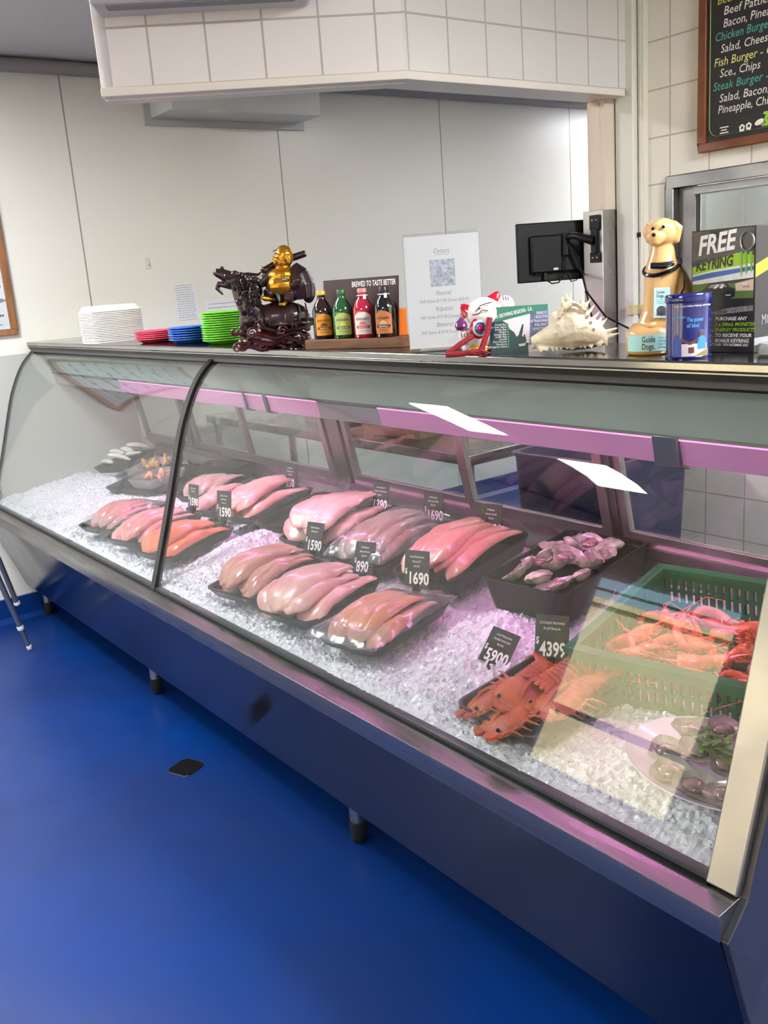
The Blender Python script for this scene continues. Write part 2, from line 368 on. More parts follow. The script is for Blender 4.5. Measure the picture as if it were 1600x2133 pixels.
# ------------------------------------------------------------------ the display case
X0, X1 = .02, 4.05
case = thing('display_case', 'long curved glass seafood display case with steel nosing and mirror skirt', 'display case', (0,0,0))
RAWP = [(-.285,.6),(-.21,.823),(-.134,1.064),(-.1,1.15),(-.06,1.225),(-.02,1.275),(.02,1.305),(.05,1.315)]
def prof_smooth(P, n=6):
    out = []
    for i in range(len(P)-1):
        p0 = Vector(P[max(i-1,0)]); p1 = Vector(P[i]); p2 = Vector(P[i+1]); p3 = Vector(P[min(i+2,len(P)-1)])
        for k in range(n):
            t = k/n
            out.append(tuple(.5*((2*p1)+(p2-p0)*t+(2*p0-5*p1+4*p2-p3)*t*t+(3*p1-p0-3*p2+p3)*t**3)))
    return out+[tuple(P[-1])]
GP = prof_smooth(RAWP)
def offset(P, d):
    out = []
    for i in range(len(P)):
        a = Vector(P[max(i-1,0)]); b = Vector(P[min(i+1,len(P)-1)]); t = (b-a).normalized(); out.append((P[i][0]-t.y*d, P[i][1]+t.x*d))
    return out
def strip(P, d0, d1, x0, x1, mb=None, mi=0):
    mb = mb or MB(); return mb.extx(offset(P, d1)+offset(P, d0)[::-1], x0, x1, mi, caps=False) if False else _strip(mb, offset(P,d0), offset(P,d1), x0, x1, mi)
def _strip(mb, A_, B_, x0, x1, mi):
    n = len(A_)
    vs = [(x0,y,z) for y,z in A_]+[(x1,y,z) for y,z in A_]+[(x0,y,z) for y,z in B_]+[(x1,y,z) for y,z in B_]
    fs = []
    for i in range(n-1):
        fs += [(i,i+1,n+i+1,n+i), (2*n+i,3*n+i,3*n+i+1,2*n+i+1), (i,2*n+i,2*n+i+1,i+1), (n+i,n+i+1,3*n+i+1,3*n+i)]
    fs += [(0,n,3*n,2*n), (n-1,3*n-1,4*n-1,2*n-1)]
    return mb.add(vs, fs, mi)
XD = 1.935
strip(GP, 0, .006, X0+.02, XD).build('front_glass', GLASS, case, ang=60)
strip(GP, 0, .006, XD, X1-.05).build('front_glass', GLASS, case, ang=60)
strip(GP, -.008, .012, XD-.014, XD+.014).build('glass_joint', mat('joint_black', '141516', .3), case, ang=60)['label'] = 'black curved joint between the two panes'
strip(GP, -.006, .010, X0+.0, X0+.022).build('left_glass_edge', mat('edge_grey', '4a4a48', .35), case, ang=60)
mb = strip(GP, -.03, .013, X1-.053, X1, MB())
mb.build('end_trim', STEEL, case, ang=60, bevel=.003)['label'] = 'brushed steel trim up the right end of the glass'
# counter top
mb = MB(); mb.box(X0-.02, X1, 0, .28, 1.333, 1.352)
mb.build('counter_top', mat('counter_steel', '9c9b98', .09, 1, vary='8b8a88', scale=3, rvar=.08), case, bevel=.004)
MB().extx([(.27,1.345),(.28,1.345),(.45,1.315),(.45,1.30),(.27,1.33)], X0, X1).build('rear_roof', STEELD, case, smooth=False)
mb = MB(); mb.box(X0, X1, .004, .03, 1.318, 1.335, 0).box(X0, X1, .01, .05, 1.306, 1.322, 1).box(X0, X1, .03, .052, 1.298, 1.308, 0)
mb.build('top_gasket', [BLACK, mat('gasket_grey', '3a3a3a', .4)], case)
mb = MB(); mb.box(X0, X1, -.003, .003, 1.331, 1.3335); mb.build('lip_edge', STEEL, case)
# valance, light strip
mb = MB(); mb.extx([(.052,1.31),(.06,1.31),(.098,1.198),(.09,1.198)], X0+.02, X1-.02)
mb.build('valance', mat('valance_grey', 'a3b3a9', .3, vary='98a89f', scale=3, bump=.03), case, smooth=False)
mb = MB(); mb.extx([(.086,1.200),(.15,1.200),(.15,1.188),(.086,1.193)], X0+.02, X1-.02); mb.build('valance_edge', STEELD, case)
pk = mat('led_pink', 'c98fb6', .3, .3, emit='d86fb8', es=LED); pk2 = mat('led_line', 'ffb4ea', .5, emit='ff8fe0', es=.6); pk3 = mat('led_tube', 'ffc4f0', .5, emit='f890e0', es=15.5)
for a, b in ((.9,1.98),(1.985,2.11),(2.13,2.42),(2.72,3.61),(3.67,X1-.03)):
    MB().extx([(.089,1.191),(.12,1.191),(.12,1.137),(.10,1.143)], a, b).build('light_diffuser', pk, case, smooth=False)
    MB().extx([(.085,1.1945),(.10,1.1945),(.10,1.191),(.0872,1.191)], a, b).build('light_line', pk2, case, smooth=False)
    MB().tube([(a,.138,1.158),(b,.138,1.158)], .011, 10).build('light_tube', pk3, case)
    MB().extx([(.12,1.1885),(.162,1.186),(.164,1.166),(.161,1.166),(.159,1.183),(.12,1.1855)], a, b).build('added_light_shield', WHITE, case, smooth=False)  # unseen shield added behind the tube to cut pink spill on the sill
for a, b in ((X0+.03,.9),(2.42,2.72)): MB().extx([(.089,1.191),(.12,1.191),(.12,1.137),(.10,1.143)], a, b).build('light_housing', mat('housing_grey', 'a9a3a6', .4, .6), case, smooth=False)
for x, w in ((1.982,.012),(2.12,.02),(3.64,.06)): MB().extx([(.082,1.198),(.125,1.198),(.125,1.130),(.093,1.138)], x-w/2, x+w/2).build('light_bracket', STEELD, case, bevel=.002)
# rear doors
rail = mat('door_alu', '9a9793', .3, .85)
PANE = clear_mat('rear_glass', (.90,.92,.90), .06)
def door_y(z): return .53 - (z-.80)*.2
def rear_door(a, b, dy=0):
    root = None
    mb = MB(); zb_, zt_ = .80, 1.31
    def bar(x0, x1, z0, z1):
        mb.extx([(door_y(z0)+dy-.008,z0),(door_y(z0)+dy+.012,z0),(door_y(z1)+dy+.012,z1),(door_y(z1)+dy-.008,z1)], x0, x1)
    bar(a, a+.028, zb_, zt_); bar(b-.028, b, zb_, zt_); bar(a+.028, b-.028, zb_, zb_+.035); bar(a+.028, b-.028, zt_-.03, zt_)
    o = mb.build('rear_door', rail, case, bevel=.002)
    z0, z1 = zb_+.035, zt_-.03
    MB().extx([(door_y(z0)+dy,z0),(door_y(z0)+dy+.004,z0),(door_y(z1)+dy+.004,z1),(door_y(z1)+dy,z1)], a+.028, b-.028).build('pane', PANE, o, smooth=False)
for i, (a, b) in enumerate(((.06,.60),(.62,1.17),(1.17,1.83),(1.93,2.58),(2.58,3.15),(3.17,4.0))): rear_door(a, b, .016*(i % 2))
for x in (.605,1.88,3.16): MB().extx([(door_y(.8)-.0,.80),(door_y(.8)+.04,.80),(door_y(1.31)+.04,1.31),(door_y(1.31)-.0,1.31)], x-.04 if x == 1.88 else x-.012, x+.04 if x == 1.88 else x+.012).build('rear_mullion', STEELD, case, bevel=.002)
mb = MB(); mb.extx([(.522,.80),(.60,.80),(.60,.60),(.575,.60),(.572,.755)], X0, X1)
mb.build('rear_sill', STEEL, case, smooth=False)
MB().box(X0, X1, -.27, .6, .55, .60).build('deck', STEELD, case)
MB().box(X0, X0+.02, -.24, .5, .6, 1.3).build('left_end_panel', mat('end_white', 'b9bab4', .35), case)
endp = mat('end_dark', '23242a', .22, vary='2b2c34', scale=3, rvar=.1)
MB().extx([(-.20,.17),(-.335,.55),(-.285,.6),(-.2,.84),(-.13,1.06),(-.06,1.22),(.02,1.3),(.45,1.33),(.55,.8),(.6,.6),(.6,.17)], X1-.001, X1+.012).build('right_end_panel', endp, case, smooth=False, bevel=.002)
# nosing and skirt
mb = MB(); mb.extx([(-.3398,.5945),(-.285,.5995),(-.285,.60),(-.27,.60),(-.27,.55),(-.30,.53),(-.332,.546),(-.3375,.548),(-.3405,.592)], X0, X1)
mb.build('nosing', mat('nosing_steel', 'a09f9b', .25, 1, vary='878582', scale=4, stretch=(.5,6,6), rvar=.14, bump=.015), case, ang=30, bevel=.0015)
mb = MB(); mb.box(X0, X1-.05, -.296, -.286, .594, .604, 0).box(X0, X1-.05, -.292, -.272, .60, .612, 1)
mb.build('lower_gasket', [BLACK, mat('gasket_dark', '3b3e40', .35)], case)
MB().extx([(-.3375,.549),(-.332,.549),(-.19,.1728),(-.1965,.1728)], X0, X1).build('skirt', MIRROR, case, smooth=False)['label'] = 'sloping mirror-like skirt'
for x in (.06, 1.39, 2.765, 3.9):
    for y in (-.12, .5):
        o = MB().lathe([(0,.30),(.022,.30),(.022,.062),(.0,.062)], 18).build('leg', STEEL, case); o.location = (x, y, 0)
        f = MB().lathe([(0,.066),(.026,.066),(.024,.03),(.021,.006),(.016,0),(0,0)], 18).build('rubber_foot', BLACKR, o)
MB().box(X0+.02, X1, -.17, .58, .2, .56).build('case_body', mat('case_dark', '3b3d42', .4), case)

# ------------------------------------------------------------------ ice (stuff)
def mound(x, y):
    g = lambda cx, cy, sx, sy, h: h*math.exp(-((x-cx)/sx)**2-((y-cy)/sy)**2)
    h = g(2.04,.05,.13,.2,.06)+g(3.17,.08,.10,.14,.05)+g(3.22,-.08,.08,.12,.02)+g(.45,.0,.5,.2,.015)+g(2.5,.10,.7,.03,.006)
    dip = 0
    for cx, w in ((1.2,.15),(1.49,.15),(1.76,.13),(2.35,.14),(2.63,.14),(2.91,.14),(3.46,.14)):
        fx = max(0, 1-(abs(x-cx+(y+.085)*-.0)/w)**6); fy = max(0, 1-(abs(y+.07)/.165)**6); dip = max(dip, fx*fy)
    if y > .1: dip = max(dip, min(1, (y-.1)/.05)*(1 if x > 1.0 or y > .2 else 0))
    return h - dip*.026
nx, ny = 840, 160
vs = []; fs = []; xa, xb, ya, yb = X0+.022, X1-.055, -.275, .565
for j in range(ny):
    y = ya+(yb-ya)*j/(ny-1)
    for i in range(nx):
        x = xa+(xb-xa)*i/(nx-1)
        k = 1 if y < .3 else .3
        d1, _p = noise.voronoi(Vector((x*88, y*88, 0)))
        c = noise.cell(Vector((x*120+9, y*120, 3.1)))
        e = (.9-d1[0])*.007 + (c*.004) + .006*N3(x*14, y*14, 1) + .010*N3(x*5, y*5, 7)
        edge = min(1, (y-ya)/.05)
        vs.append((x, y, max(.603, iz(y)-.010+mound(x, y)+e*k*1.25*(.4+.6*edge)-.012*(1-edge))))
for j in range(ny-1):
    for i in range(nx-1): a = j*nx+i; fs.append((a, a+1, a+nx+1, a+nx))
icem = mat('crushed_ice', 'e4e2e6', .22, spec=.5, vary='d2d2d9', scale=60, bump=.9, bscale=190, sss=.0, coat=.3)
ib = MB(); ib.add(vs, fs)
rnd = random.Random(5)
for k in range(2600):                                    # loose shards lying on the bed
    x = rnd.uniform(xa+.02, xb-.02); y = rnd.uniform(-.26, .16) if k > 900 else rnd.uniform(-.25, -.18)
    if mound(x, y) < -.012: continue
    s = rnd.uniform(.003, .0075); z = iz(y)-.006+mound(x, y)
    R = Euler((rnd.uniform(0,6), rnd.uniform(0,6), rnd.uniform(0,6))).to_matrix()
    p = [(1,.3,0),(-.2,1,.2),(-1,-.4,.1),(.3,-.9,-.3),(0,.1,.9),(.1,-.1,-.7)]
    p = [tuple(Vector((x,y,z))+R@(Vector(q)*s*rnd.uniform(.7,1.3))) for q in p]
    ib.add(p, [(0,1,4),(1,2,4),(2,3,4),(3,0,4),(1,0,5),(2,1,5),(3,2,5),(0,3,5)])
o = ib.build('crushed_ice', icem, smooth=False, kind='stuff')
tag(o, 'bed of crushed ice heaped along the bottom of the display case', 'ice')

# ------------------------------------------------------------------ trays and seafood
TRAYM = mat('tray_black', '121213', .35, spec=.35)
SLOPE = math.atan(ICES)
def rrect(w, d, r, n=4):
    out = []
    for cx, cy, a0 in ((w/2-r, d/2-r, 0), (-w/2+r, d/2-r, PI/2), (-w/2+r, -d/2+r, PI), (w/2-r, -d/2+r, 1.5*PI)):
        for k in range(n+1): a = a0+PI/2*k/n; out.append((cx+r*math.cos(a), cy+r*math.sin(a)))
    return out
def shell(mb, loops, mi=0, close=True):
    n = len(loops[0]); vs = [v for l in loops for v in l]; fs = []
    for j in range(len(loops)-1):
        for i in range(n): fs.append((j*n+i, j*n+(i+1)%n, (j+1)*n+(i+1)%n, (j+1)*n+i))
    if close: fs.append(list(range((len(loops)-1)*n, len(loops)*n)))
    return mb.add(vs, fs, mi)
def tray(label, cx, cy, w, d, h=.03, yaw=.15, tilt=None, lift=.012, m=TRAYM, group=None, name='food_tray', r=.028):
    mb = MB()
    L = lambda w_, d_, z, r_: [(x, y, z) for x, y in rrect(w_, d_, r_)]
    shell(mb, [L(w-.03, d-.03, .0, r), L(w-.004, d-.004, h-.003, r), L(w, d, h-.003, r+.002), L(w, d, h, r+.002), L(w-.012, d-.012, h, r), L(w-.036, d-.036, .004, r)])
    fs = list(range(len(rrect(1, 1, .1)))); mb.f.append(fs[::-1]); mb.m.append(0)
    o = mb.build(name, m, ang=50)
    o.rotation_mode = 'QUATERNION'
    t = SLOPE if tilt is None else tilt
    o.rotation_quaternion = Euler((t,0,0)).to_quaternion() @ Euler((0,0,yaw)).to_quaternion()
    o.location = (cx, cy, iz(cy)+lift)
    return tag(o, label, 'tray', group)
def on_tray(t, x, y, z):
    return Vector(t.location) + t.rotation_quaternion @ Vector((x, y, z))
def flesh(name, a, b, scale=14, rough=.28):
    a, b = [''.join('%02x' % int(int(q[i:i+2], 16)*.93) for i in (0, 2, 4)) for q in (a, b)]
    return mat(name, a, rough, vary=b, scale=scale, stretch=(.35, 2.2, 1.5), coat=.35, detail=6, bump=.5, bscale=42, sss=.06)
PALE = flesh('fillet_pale', 'e9b9ad', 'd69a93'); PINK = flesh('fillet_pink', 'e0938c', 'efbcae'); DEEP = flesh('fillet_deep', 'd5747a', 'eeb2ad')
TAN = flesh('fillet_tan', 'd9a084', 'b77f68'); SALM = flesh('fillet_salmon', 'e8694a', 'f08d6c'); BRWN = flesh('fillet_brown', 'a88d82', 'cdb0a4'); ORNG = flesh('fillet_orange', 'd98a66', 'e0a488')
def fillet(L, Wd, T, seed, bend=.0, droop=0):
    rn = random.Random(seed); nu, nv = 30, 9; mb = MB(); rings = []
    ph = rn.uniform(0, 9); sw = rn.uniform(-.012, .012)
    for i in range(nu+1):
        u = i/nu; x = (u-.5)*L
        w = Wd*.5*(min(1, .6+u*2.4) if u < .2 else 1)*(1-.5*max(0, (u-.45)/.55)**1.6)*(max(.05, math.sin(min(1, u*9+.12)*PI/2)) * max(.12, math.sin(min(1, (1-u)*8+.1)*PI/2)))
        t = T*(.45+.55*math.sin(min(1, .18+u*1.1)*PI))*max(.2, min(1, u*8+.15))*max(.25, min(1, (1-u)*6+.2))
        zc = bend*math.sin(PI*u)-droop*max(0, abs(u-.5)-.25)**2*8
        yc = sw*math.sin(u*4+ph)
        ring = []
        for k in range(2*nv):
            a = 2*PI*k/(2*nv); c, s_ = math.cos(a), math.sin(a)
            y = w*(abs(c)**.75)*(1 if c >= 0 else -1)
            z = t*(s_ if s_ > 0 else s_*.35)
            if s_ > 0: z *= (.72+.28*min(1, abs(c)*3.2))          # midline groove
            q = .16*N3(u*7+ph, c*2, seed)+.05*N3(u*25, c*2, seed)
            ring.append((x, yc+y*(1+q), zc+z*(1+.3*N3(u*5, c*3+ph, seed+4))+(.004*N3(u*3, c*7+ph, seed+9) if s_ > 0 else 0)))
        rings.append(ring)
    shell(mb, rings); mb.f.append(list(range(2*nv))[::-1]); mb.m.append(0)
    return mb
NUMW = ['first','second','third','fourth','fifth','sixth','seventh','eighth']
def pile(t, n, L, Wd, T, m, what, where, grp, seed, yaw=PI/2, spread=.15, bend=.012, z0=.02, zstep=.004, jit=.10, shift=0, arch=.014, film=False):
    rn = random.Random(seed)
    for i in range(n):
        f = (i-(n-1)/2)/max(1, n-1)
        o = fillet(L*rn.uniform(.94, 1.06), Wd*1.45*rn.uniform(.9, 1.1), T*1.05, seed*10+i, bend*1.7*rn.uniform(.7,1.3), .014).build('fish_fillet', m, ang=70)
        z = z0 + zstep*(i % 2)*1.5 + arch*(1-(2*f)**2)
        o.rotation_mode = 'QUATERNION'
        o.rotation_quaternion = t.rotation_quaternion @ Euler((f*-.5 + rn.uniform(-.1,.1), rn.uniform(-.05,.05)-.03, yaw+rn.uniform(-jit, jit)*.6)).to_quaternion()
        o.location = on_tray(t, f*spread+rn.uniform(-.006,.006), shift+rn.uniform(-.012,.012), z)
        pos = 'leftmost ' if i == 0 else ('rightmost ' if i == n-1 else NUMW[i]+' ')
        tag(o, (pos + what + (' from the left' if 0 < i < n-1 else '') + ' ' + where), 'fish fillet', grp)
def cover(t, w, d, h, label, seed, lift=.035):
    nx_, ny_ = 26, 30; vs = []; fs = []
    for j in range(ny_+1):
        for i in range(nx_+1):
            u, v = i/nx_, j/ny_; e = min(u, 1-u, v, 1-v)
            z = lift+h*min(1, e*7)**.6+.007*N3(u*5+seed, v*6, seed)+.004*N3(u*16, v*13+seed, 2)
            vs.append(((u-.5)*w+.006*N3(v*6, u*3, seed), (v-.5)*d+.006*N3(u*6, v*3, seed+3), z))
    for j in range(ny_):
        for i in range(nx_): a = j*(nx_+1)+i; fs.append((a, a+1, a+nx_+2, a+nx_+1))
    o = MB().add(vs, fs).build('plastic_film', FILM, ang=179); o.rotation_mode = 'QUATERNION'
    o.rotation_quaternion = t.rotation_quaternion; o.location = t.location; return tag(o, label, 'plastic film', 'clear films over the fish')
FT = 'black fish trays'
tA = tray('black tray of dull pink fillets, leftmost of the front row', 1.20, -.075, .235, .31, yaw=.22, group=FT)
pile(tA, 5, .26, .055, .020, flesh('fillet_rose', 'd88d8a', 'c9787a'), 'dull pink fillet', 'in the leftmost front tray', 'dull pink fillets', 1, spread=.13)
cover(tA, .215, .27, .02, 'clear film over the dull pink fillets in the leftmost front tray', 11)
tB = tray('black tray of glossy red-pink fillets left of the salmon', 1.487, -.075, .235, .31, yaw=.22, group=FT)
pile(tB, 5, .27, .06, .024, DEEP, 'glossy red-pink fillet', 'in the tray just left of the salmon', 'glossy red-pink fillets', 2, spread=.13, arch=.02)
tC = tray('black tray of orange salmon sides behind the pane joint', 1.757, -.078, .22, .30, yaw=.14, group=FT)
pile(tC, 3, .29, .10, .030, SALM, 'orange salmon side', 'behind the black pane joint', 'salmon sides', 3, spread=.10, arch=.02, z0=.016)
tD = tray('black tray of creased tan-pink fillets just right of the ice mound', 2.345, -.09, .24, .30, yaw=.16, group=FT)
pile(tD, 6, .27, .07, .026, flesh('fillet_creased', 'd99b8c', 'c07b72', 18), 'creased tan-pink fillet', 'in the front tray right of the ice mound', 'creased tan-pink fillets', 4, spread=.14, arch=.03, zstep=.008, jit=.2)
tE_ = tray('black tray of broad pale pink fillets in the middle of the front row', 2.63, -.09, .235, .29, yaw=.16, group=FT)
pile(tE_, 4, .28, .095, .026, flesh('fillet_broad', 'efbcb0', 'e09c9a'), 'broad pale pink fillet', 'in the middle front tray', 'broad pale pink fillets', 5, spread=.13, arch=.03)
tF = tray('black tray of orange-pink fillets under loose clear film', 2.91, -.08, .23, .30, yaw=.16, group=FT)
pile(tF, 5, .26, .055, .024, ORNG, 'orange-pink fillet', 'under the loose film right of centre', 'orange-pink fillets', 6, spread=.13, arch=.012)
cover(tF, .235, .33, .02, 'loose clear film over the orange-pink fillets', 12)
# rear row
RY = 'rear row'
rE = tray('black rear tray of brownish fish pieces left of the pane joint', 1.24, .31, .21, .30, yaw=.3, group=FT)
pile(rE, 4, .24, .06, .028, BRWN, 'brownish fish piece', 'in the rear tray behind the first $1590 sign', 'brownish fish pieces', 7, spread=.12, arch=.01)
rF = tray('black tray of three long pale fillets behind the twin $1590 signs', 1.475, .235, .20, .28, yaw=.3, group=FT)
pile(rF, 3, .25, .055, .024, PALE, 'long pale fillet', 'between the twin $1590 signs', 'long pale fillets', 8, spread=.12)
rG = tray('black tray heaped with rosy fillets in front of the $850 sign', 1.71, .28, .22, .34, yaw=.28, group=FT, lift=.02)
pile(rG, 5, .33, .075, .028, flesh('fillet_rosy', 'e09a90', 'ecbfae'), 'rosy fillet', 'heaped in front of the $850 sign', 'rosy fillets', 9, spread=.13, arch=.04, z0=.03)
rH = tray('empty black tray between the rosy and the broad fillets', 1.935, .30, .17, .34, yaw=.2, group=FT, lift=.02)
rI = tray('black rear tray of broad pale fillets in front of the $1390 sign', 2.20, .28, .24, .37, yaw=.2, group=FT, lift=.02)
pile(rI, 5, .32, .10, .030, flesh('fillet_big', 'efc6bb', 'e0a6a0'), 'broad pale fillet', 'in front of the $1390 sign', 'broad pale fillets', 10, spread=.15, arch=.045, z0=.03)
rJ = tray('black rear tray of brown-skinned fillets under film', 2.51, .26, .23, .37, yaw=.2, group=FT, lift=.02)
pile(rJ, 6, .30, .06, .026, flesh('fillet_bag', 'c9a096', '9a8078'), 'brown-skinned fillet', 'under film in front of the rear $1690 sign', 'brown-skinned fillets', 11, spread=.15, arch=.035, z0=.03)
cover(rJ, .24, .36, .045, 'crumpled clear film over the brown-skinned fillets', 13, .04)
rK = tray('black rear tray of long rose fillets in front of the $1190 sign', 2.815, .28, .225, .37, h=.045, yaw=.14, group=FT, lift=.02)
pile(rK, 6, .33, .06, .030, flesh('fillet_long', 'dc8c88', 'd6a48a'), 'long rose fillet', 'in front of the $1190 sign', 'long rose fillets', 12, spread=.15, arch=.03, z0=.04)
# oyster tub
def tub(label, cx, cy, w, d, h, yaw, m, name, lift=.0):
    return tray(label, cx, cy, w, d, h, yaw, 0.10, lift, m, name=name, r=.02)
tL = tub('deep black tub of grey oysters beside the green crate', 3.15, .345, .26, .38, .085, .12, TRAYM, 'tub')
shm = mat('oyster_shell', '6d665f', .6, vary='c4bcae', scale=38, detail=6, bump=.6, bscale=120)
nac = mat('oyster_inner', 'b9b0a4', .22, vary='8a7f78', scale=30, coat=.5)
fle = mat('oyster_flesh', 'a4877c', .15, vary='5e5450', scale=45, coat=.8)
def oyster(L, seed, open_=True, label='', group='', cat='oyster'):
    rn = random.Random(seed); n = 22
    t = thing('oyster', label, cat, group=group)
    def out(k, z, w=1): 
        r = []
        for i in range(n):
            a = 2*PI*i/n; rr = k*(1+.12*math.sin(3*a+seed)+.14*N3(math.cos(a)*2+seed, math.sin(a)*2, seed))
            r.append((L*.5*rr*math.cos(a)*(1+.18*math.cos(a)), L*.36*rr*math.sin(a), z+.05*L*N3(math.cos(a)*3, math.sin(a)*3, seed+2)*k))
        return r
    mb = MB(); 
    if open_:
        shell(mb, [out(.25, -.22*L), out(.7, -.15*L), out(1, 0), out(1.03, .02*L)], close=False); mb.f.append(list(range(n))[::-1]); mb.m.append(0)
        mb.build('shell', shm, t, ang=70)
        mb = MB(); shell(mb, [out(1.01, .018*L), out(.82, -.03*L), out(.4, -.09*L)]); mb.build('shell_lining', nac, t, ang=70)
        mb = MB(); mb.ell((.02*L, 0, -.03*L), (.27*L, .19*L, .09*L), 14, fn=lambda d: 1+.35*N3(d.x*2.5+seed, d.y*2.5, d.z*2)); mb.build('flesh', fle, t, ang=80)
    else:
        shell(mb, [out(.3, -.2*L), out(.75, -.13*L), out(1, 0), out(.8, .1*L), out(.35, .17*L)]); mb.f.append(list(range(n))[::-1]); mb.m.append(0)
        mb.build('shell', shm, t, ang=70)
    return t
rn = random.Random(3)
for i in range(18):
    u, v = (i % 3)/2-.5, (i//3)/5-.5
    p = on_tray(tL, u*.13+rn.uniform(-.02,.02), v*.25+rn.uniform(-.02,.02), .075+.02*rn.random()+.012*(1-(2*u)**2))
    row = ['front','second','third','fourth','fifth','back'][i//3]; sd = ['left','middle','right'][i % 3]
    o = oyster(rn.uniform(.072, .09), 40+i, i % 4 != 1, '%s oyster in the %s row of the deep black tub' % (sd, row), 'oysters in the deep black tub')
    place(o, p, rot=(rn.uniform(-.6,.6), rn.uniform(-.6,.6), rn.uniform(0,6)))
# green crate with prawns
gm = mat('crate_green', '0f6b3c', .38, vary='0c5a33', scale=5)
cr = thing('crate', 'green plastic crate of cooked prawns at the right end', 'crate', (3.672, .24, .672), 0)
cr.rotation_euler = (.13, 0, .2)
cw, cdp, chh, th = .47, .43, .12, .008
for nm, (x0, x1, y0, y1) in dict(front_side=(-cw/2,cw/2,-cdp/2,-cdp/2+th), back_side=(-cw/2,cw/2,cdp/2-th,cdp/2), left_side=(-cw/2,-cw/2+th,-cdp/2,cdp/2), right_side=(cw/2-th,cw/2,-cdp/2,cdp/2)).items():
    mb = MB(); lx = (x1-x0) > (y1-y0); a0, a1 = (x0, x1) if lx else (y0, y1); n = 26; pitch = (a1-a0)/n
    def bx(a, b, z0, z1, mb=mb, lx=lx, x0=x0, x1=x1, y0=y0, y1=y1):
        mb.box(a, b, y0, y1, z0, z1) if lx else mb.box(x0, x1, a, b, z0, z1)
    bx(a0, a1, 0, .03); bx(a0, a1, .058, .064); bx(a0, a1, .092, chh)
    for k in range(n+1):
        w_ = pitch*.28 if 0 < k < n else pitch*.6; c_ = a0+pitch*k
        bx(max(a0, c_-w_), min(a1, c_+w_), .03, .058); bx(max(a0, c_-w_), min(a1, c_+w_), .064, .092)
    if lx: mb.box(x0-.008, x1+.008, y0-.008, y1+.008, chh-.012, chh)
    else: mb.box(x0-.008, x1+.008, y0, y1, chh-.012, chh)
    mb.build(nm, gm, cr, smooth=False)
mb = MB()
for k in range(13): mb.box(-cw/2, cw/2, -cdp/2+k*cdp/13+.004, -cdp/2+k*cdp/13+.028, 0, .006)
for k in range(14): mb.box(-cw/2+k*cw/14+.006, -cw/2+k*cw/14+.02, -cdp/2, cdp/2, .0, .005)
mb.build('base_grid', gm, cr, smooth=False)
prm = mat('prawn_red', 'c8402c', .3, vary='e8805a', scale=40, stretch=(1,1,1), coat=.4)
def prawn(label, seed):
    rn = random.Random(seed); t = thing('prawn', label, 'prawn', group='cooked prawns in the green crate')
    R = .038; mb = MB(); pts = []; rad = []
    for k in range(17):
        a = -.5+k*.19; pts.append((R*math.cos(a), R*math.sin(a)*1.15, 0)); u = k/16
        rad.append((.011 if u < .45 else .011*(1-(u-.45)*1.3))*(1+.10*((k % 2) if u > .35 else 0)))
    mb.tube(pts, rad, 9, flat=1.25); mb.build('body', prm, t, ang=60)
    mb = MB(); e = pts[-1]
    for s_ in (-.5, 0, .5): mb.tube([e, (e[0]-.018, e[1]-.012+s_*.012, s_*.018)], [.004, .006], 6, flat=.3)
    mb.build('tail_fan', prm, t)
    h = Vector(pts[0]); mb = MB()
    mb.tube([h+Vector((0,.008,.004)), h+Vector((.004,-.02,.01)), h+Vector((.0,-.04,.016))], [.006,.003,.0008], 6)
    for s_ in (-1, 1):
        mb.tube([h, h+Vector((.01,-.03,s_*.012)), h+Vector((-.02,-.075,s_*.03)), h+Vector((-.06,-.09,s_*.03))], [.0011,.001,.0009,.0006], 5)
        for q in range(4): p = Vector(pts[1+q]); d = Vector((-p.x, -p.y, 0)).normalized(); mb.tube([p, p+d*.018+Vector((0,0,s_*.012)), p+d*.026+Vector((0,-.008,s_*.008))], [.0016,.0012,.0008], 5)
    mb.build('feelers_and_legs', prm, t)
    return t
rn = random.Random(8)
for i in range(36):
    c, r = i % 6, i//6
    o = prawn('cooked prawn in the %s row, %s along, of the green crate' % (['front','second','third','fourth','fifth','back'][r], ORD[c]), 70+i)
    x = -.175+c*.058+rn.uniform(-.015,.015); y = -.155+r*.045+rn.uniform(-.015,.015)
    z = .022+.045*max(0, 1-((x+.03)/.2)**2)*max(.2, 1-((y+.04)/.2)**2)+rn.uniform(0,.02)
    o.location = Vector(cr.location)+Vector((x, y, z+y*.13)); o.rotation_euler = (rn.uniform(-.5,.5), rn.uniform(-.5,.5), rn.uniform(0,6.2))
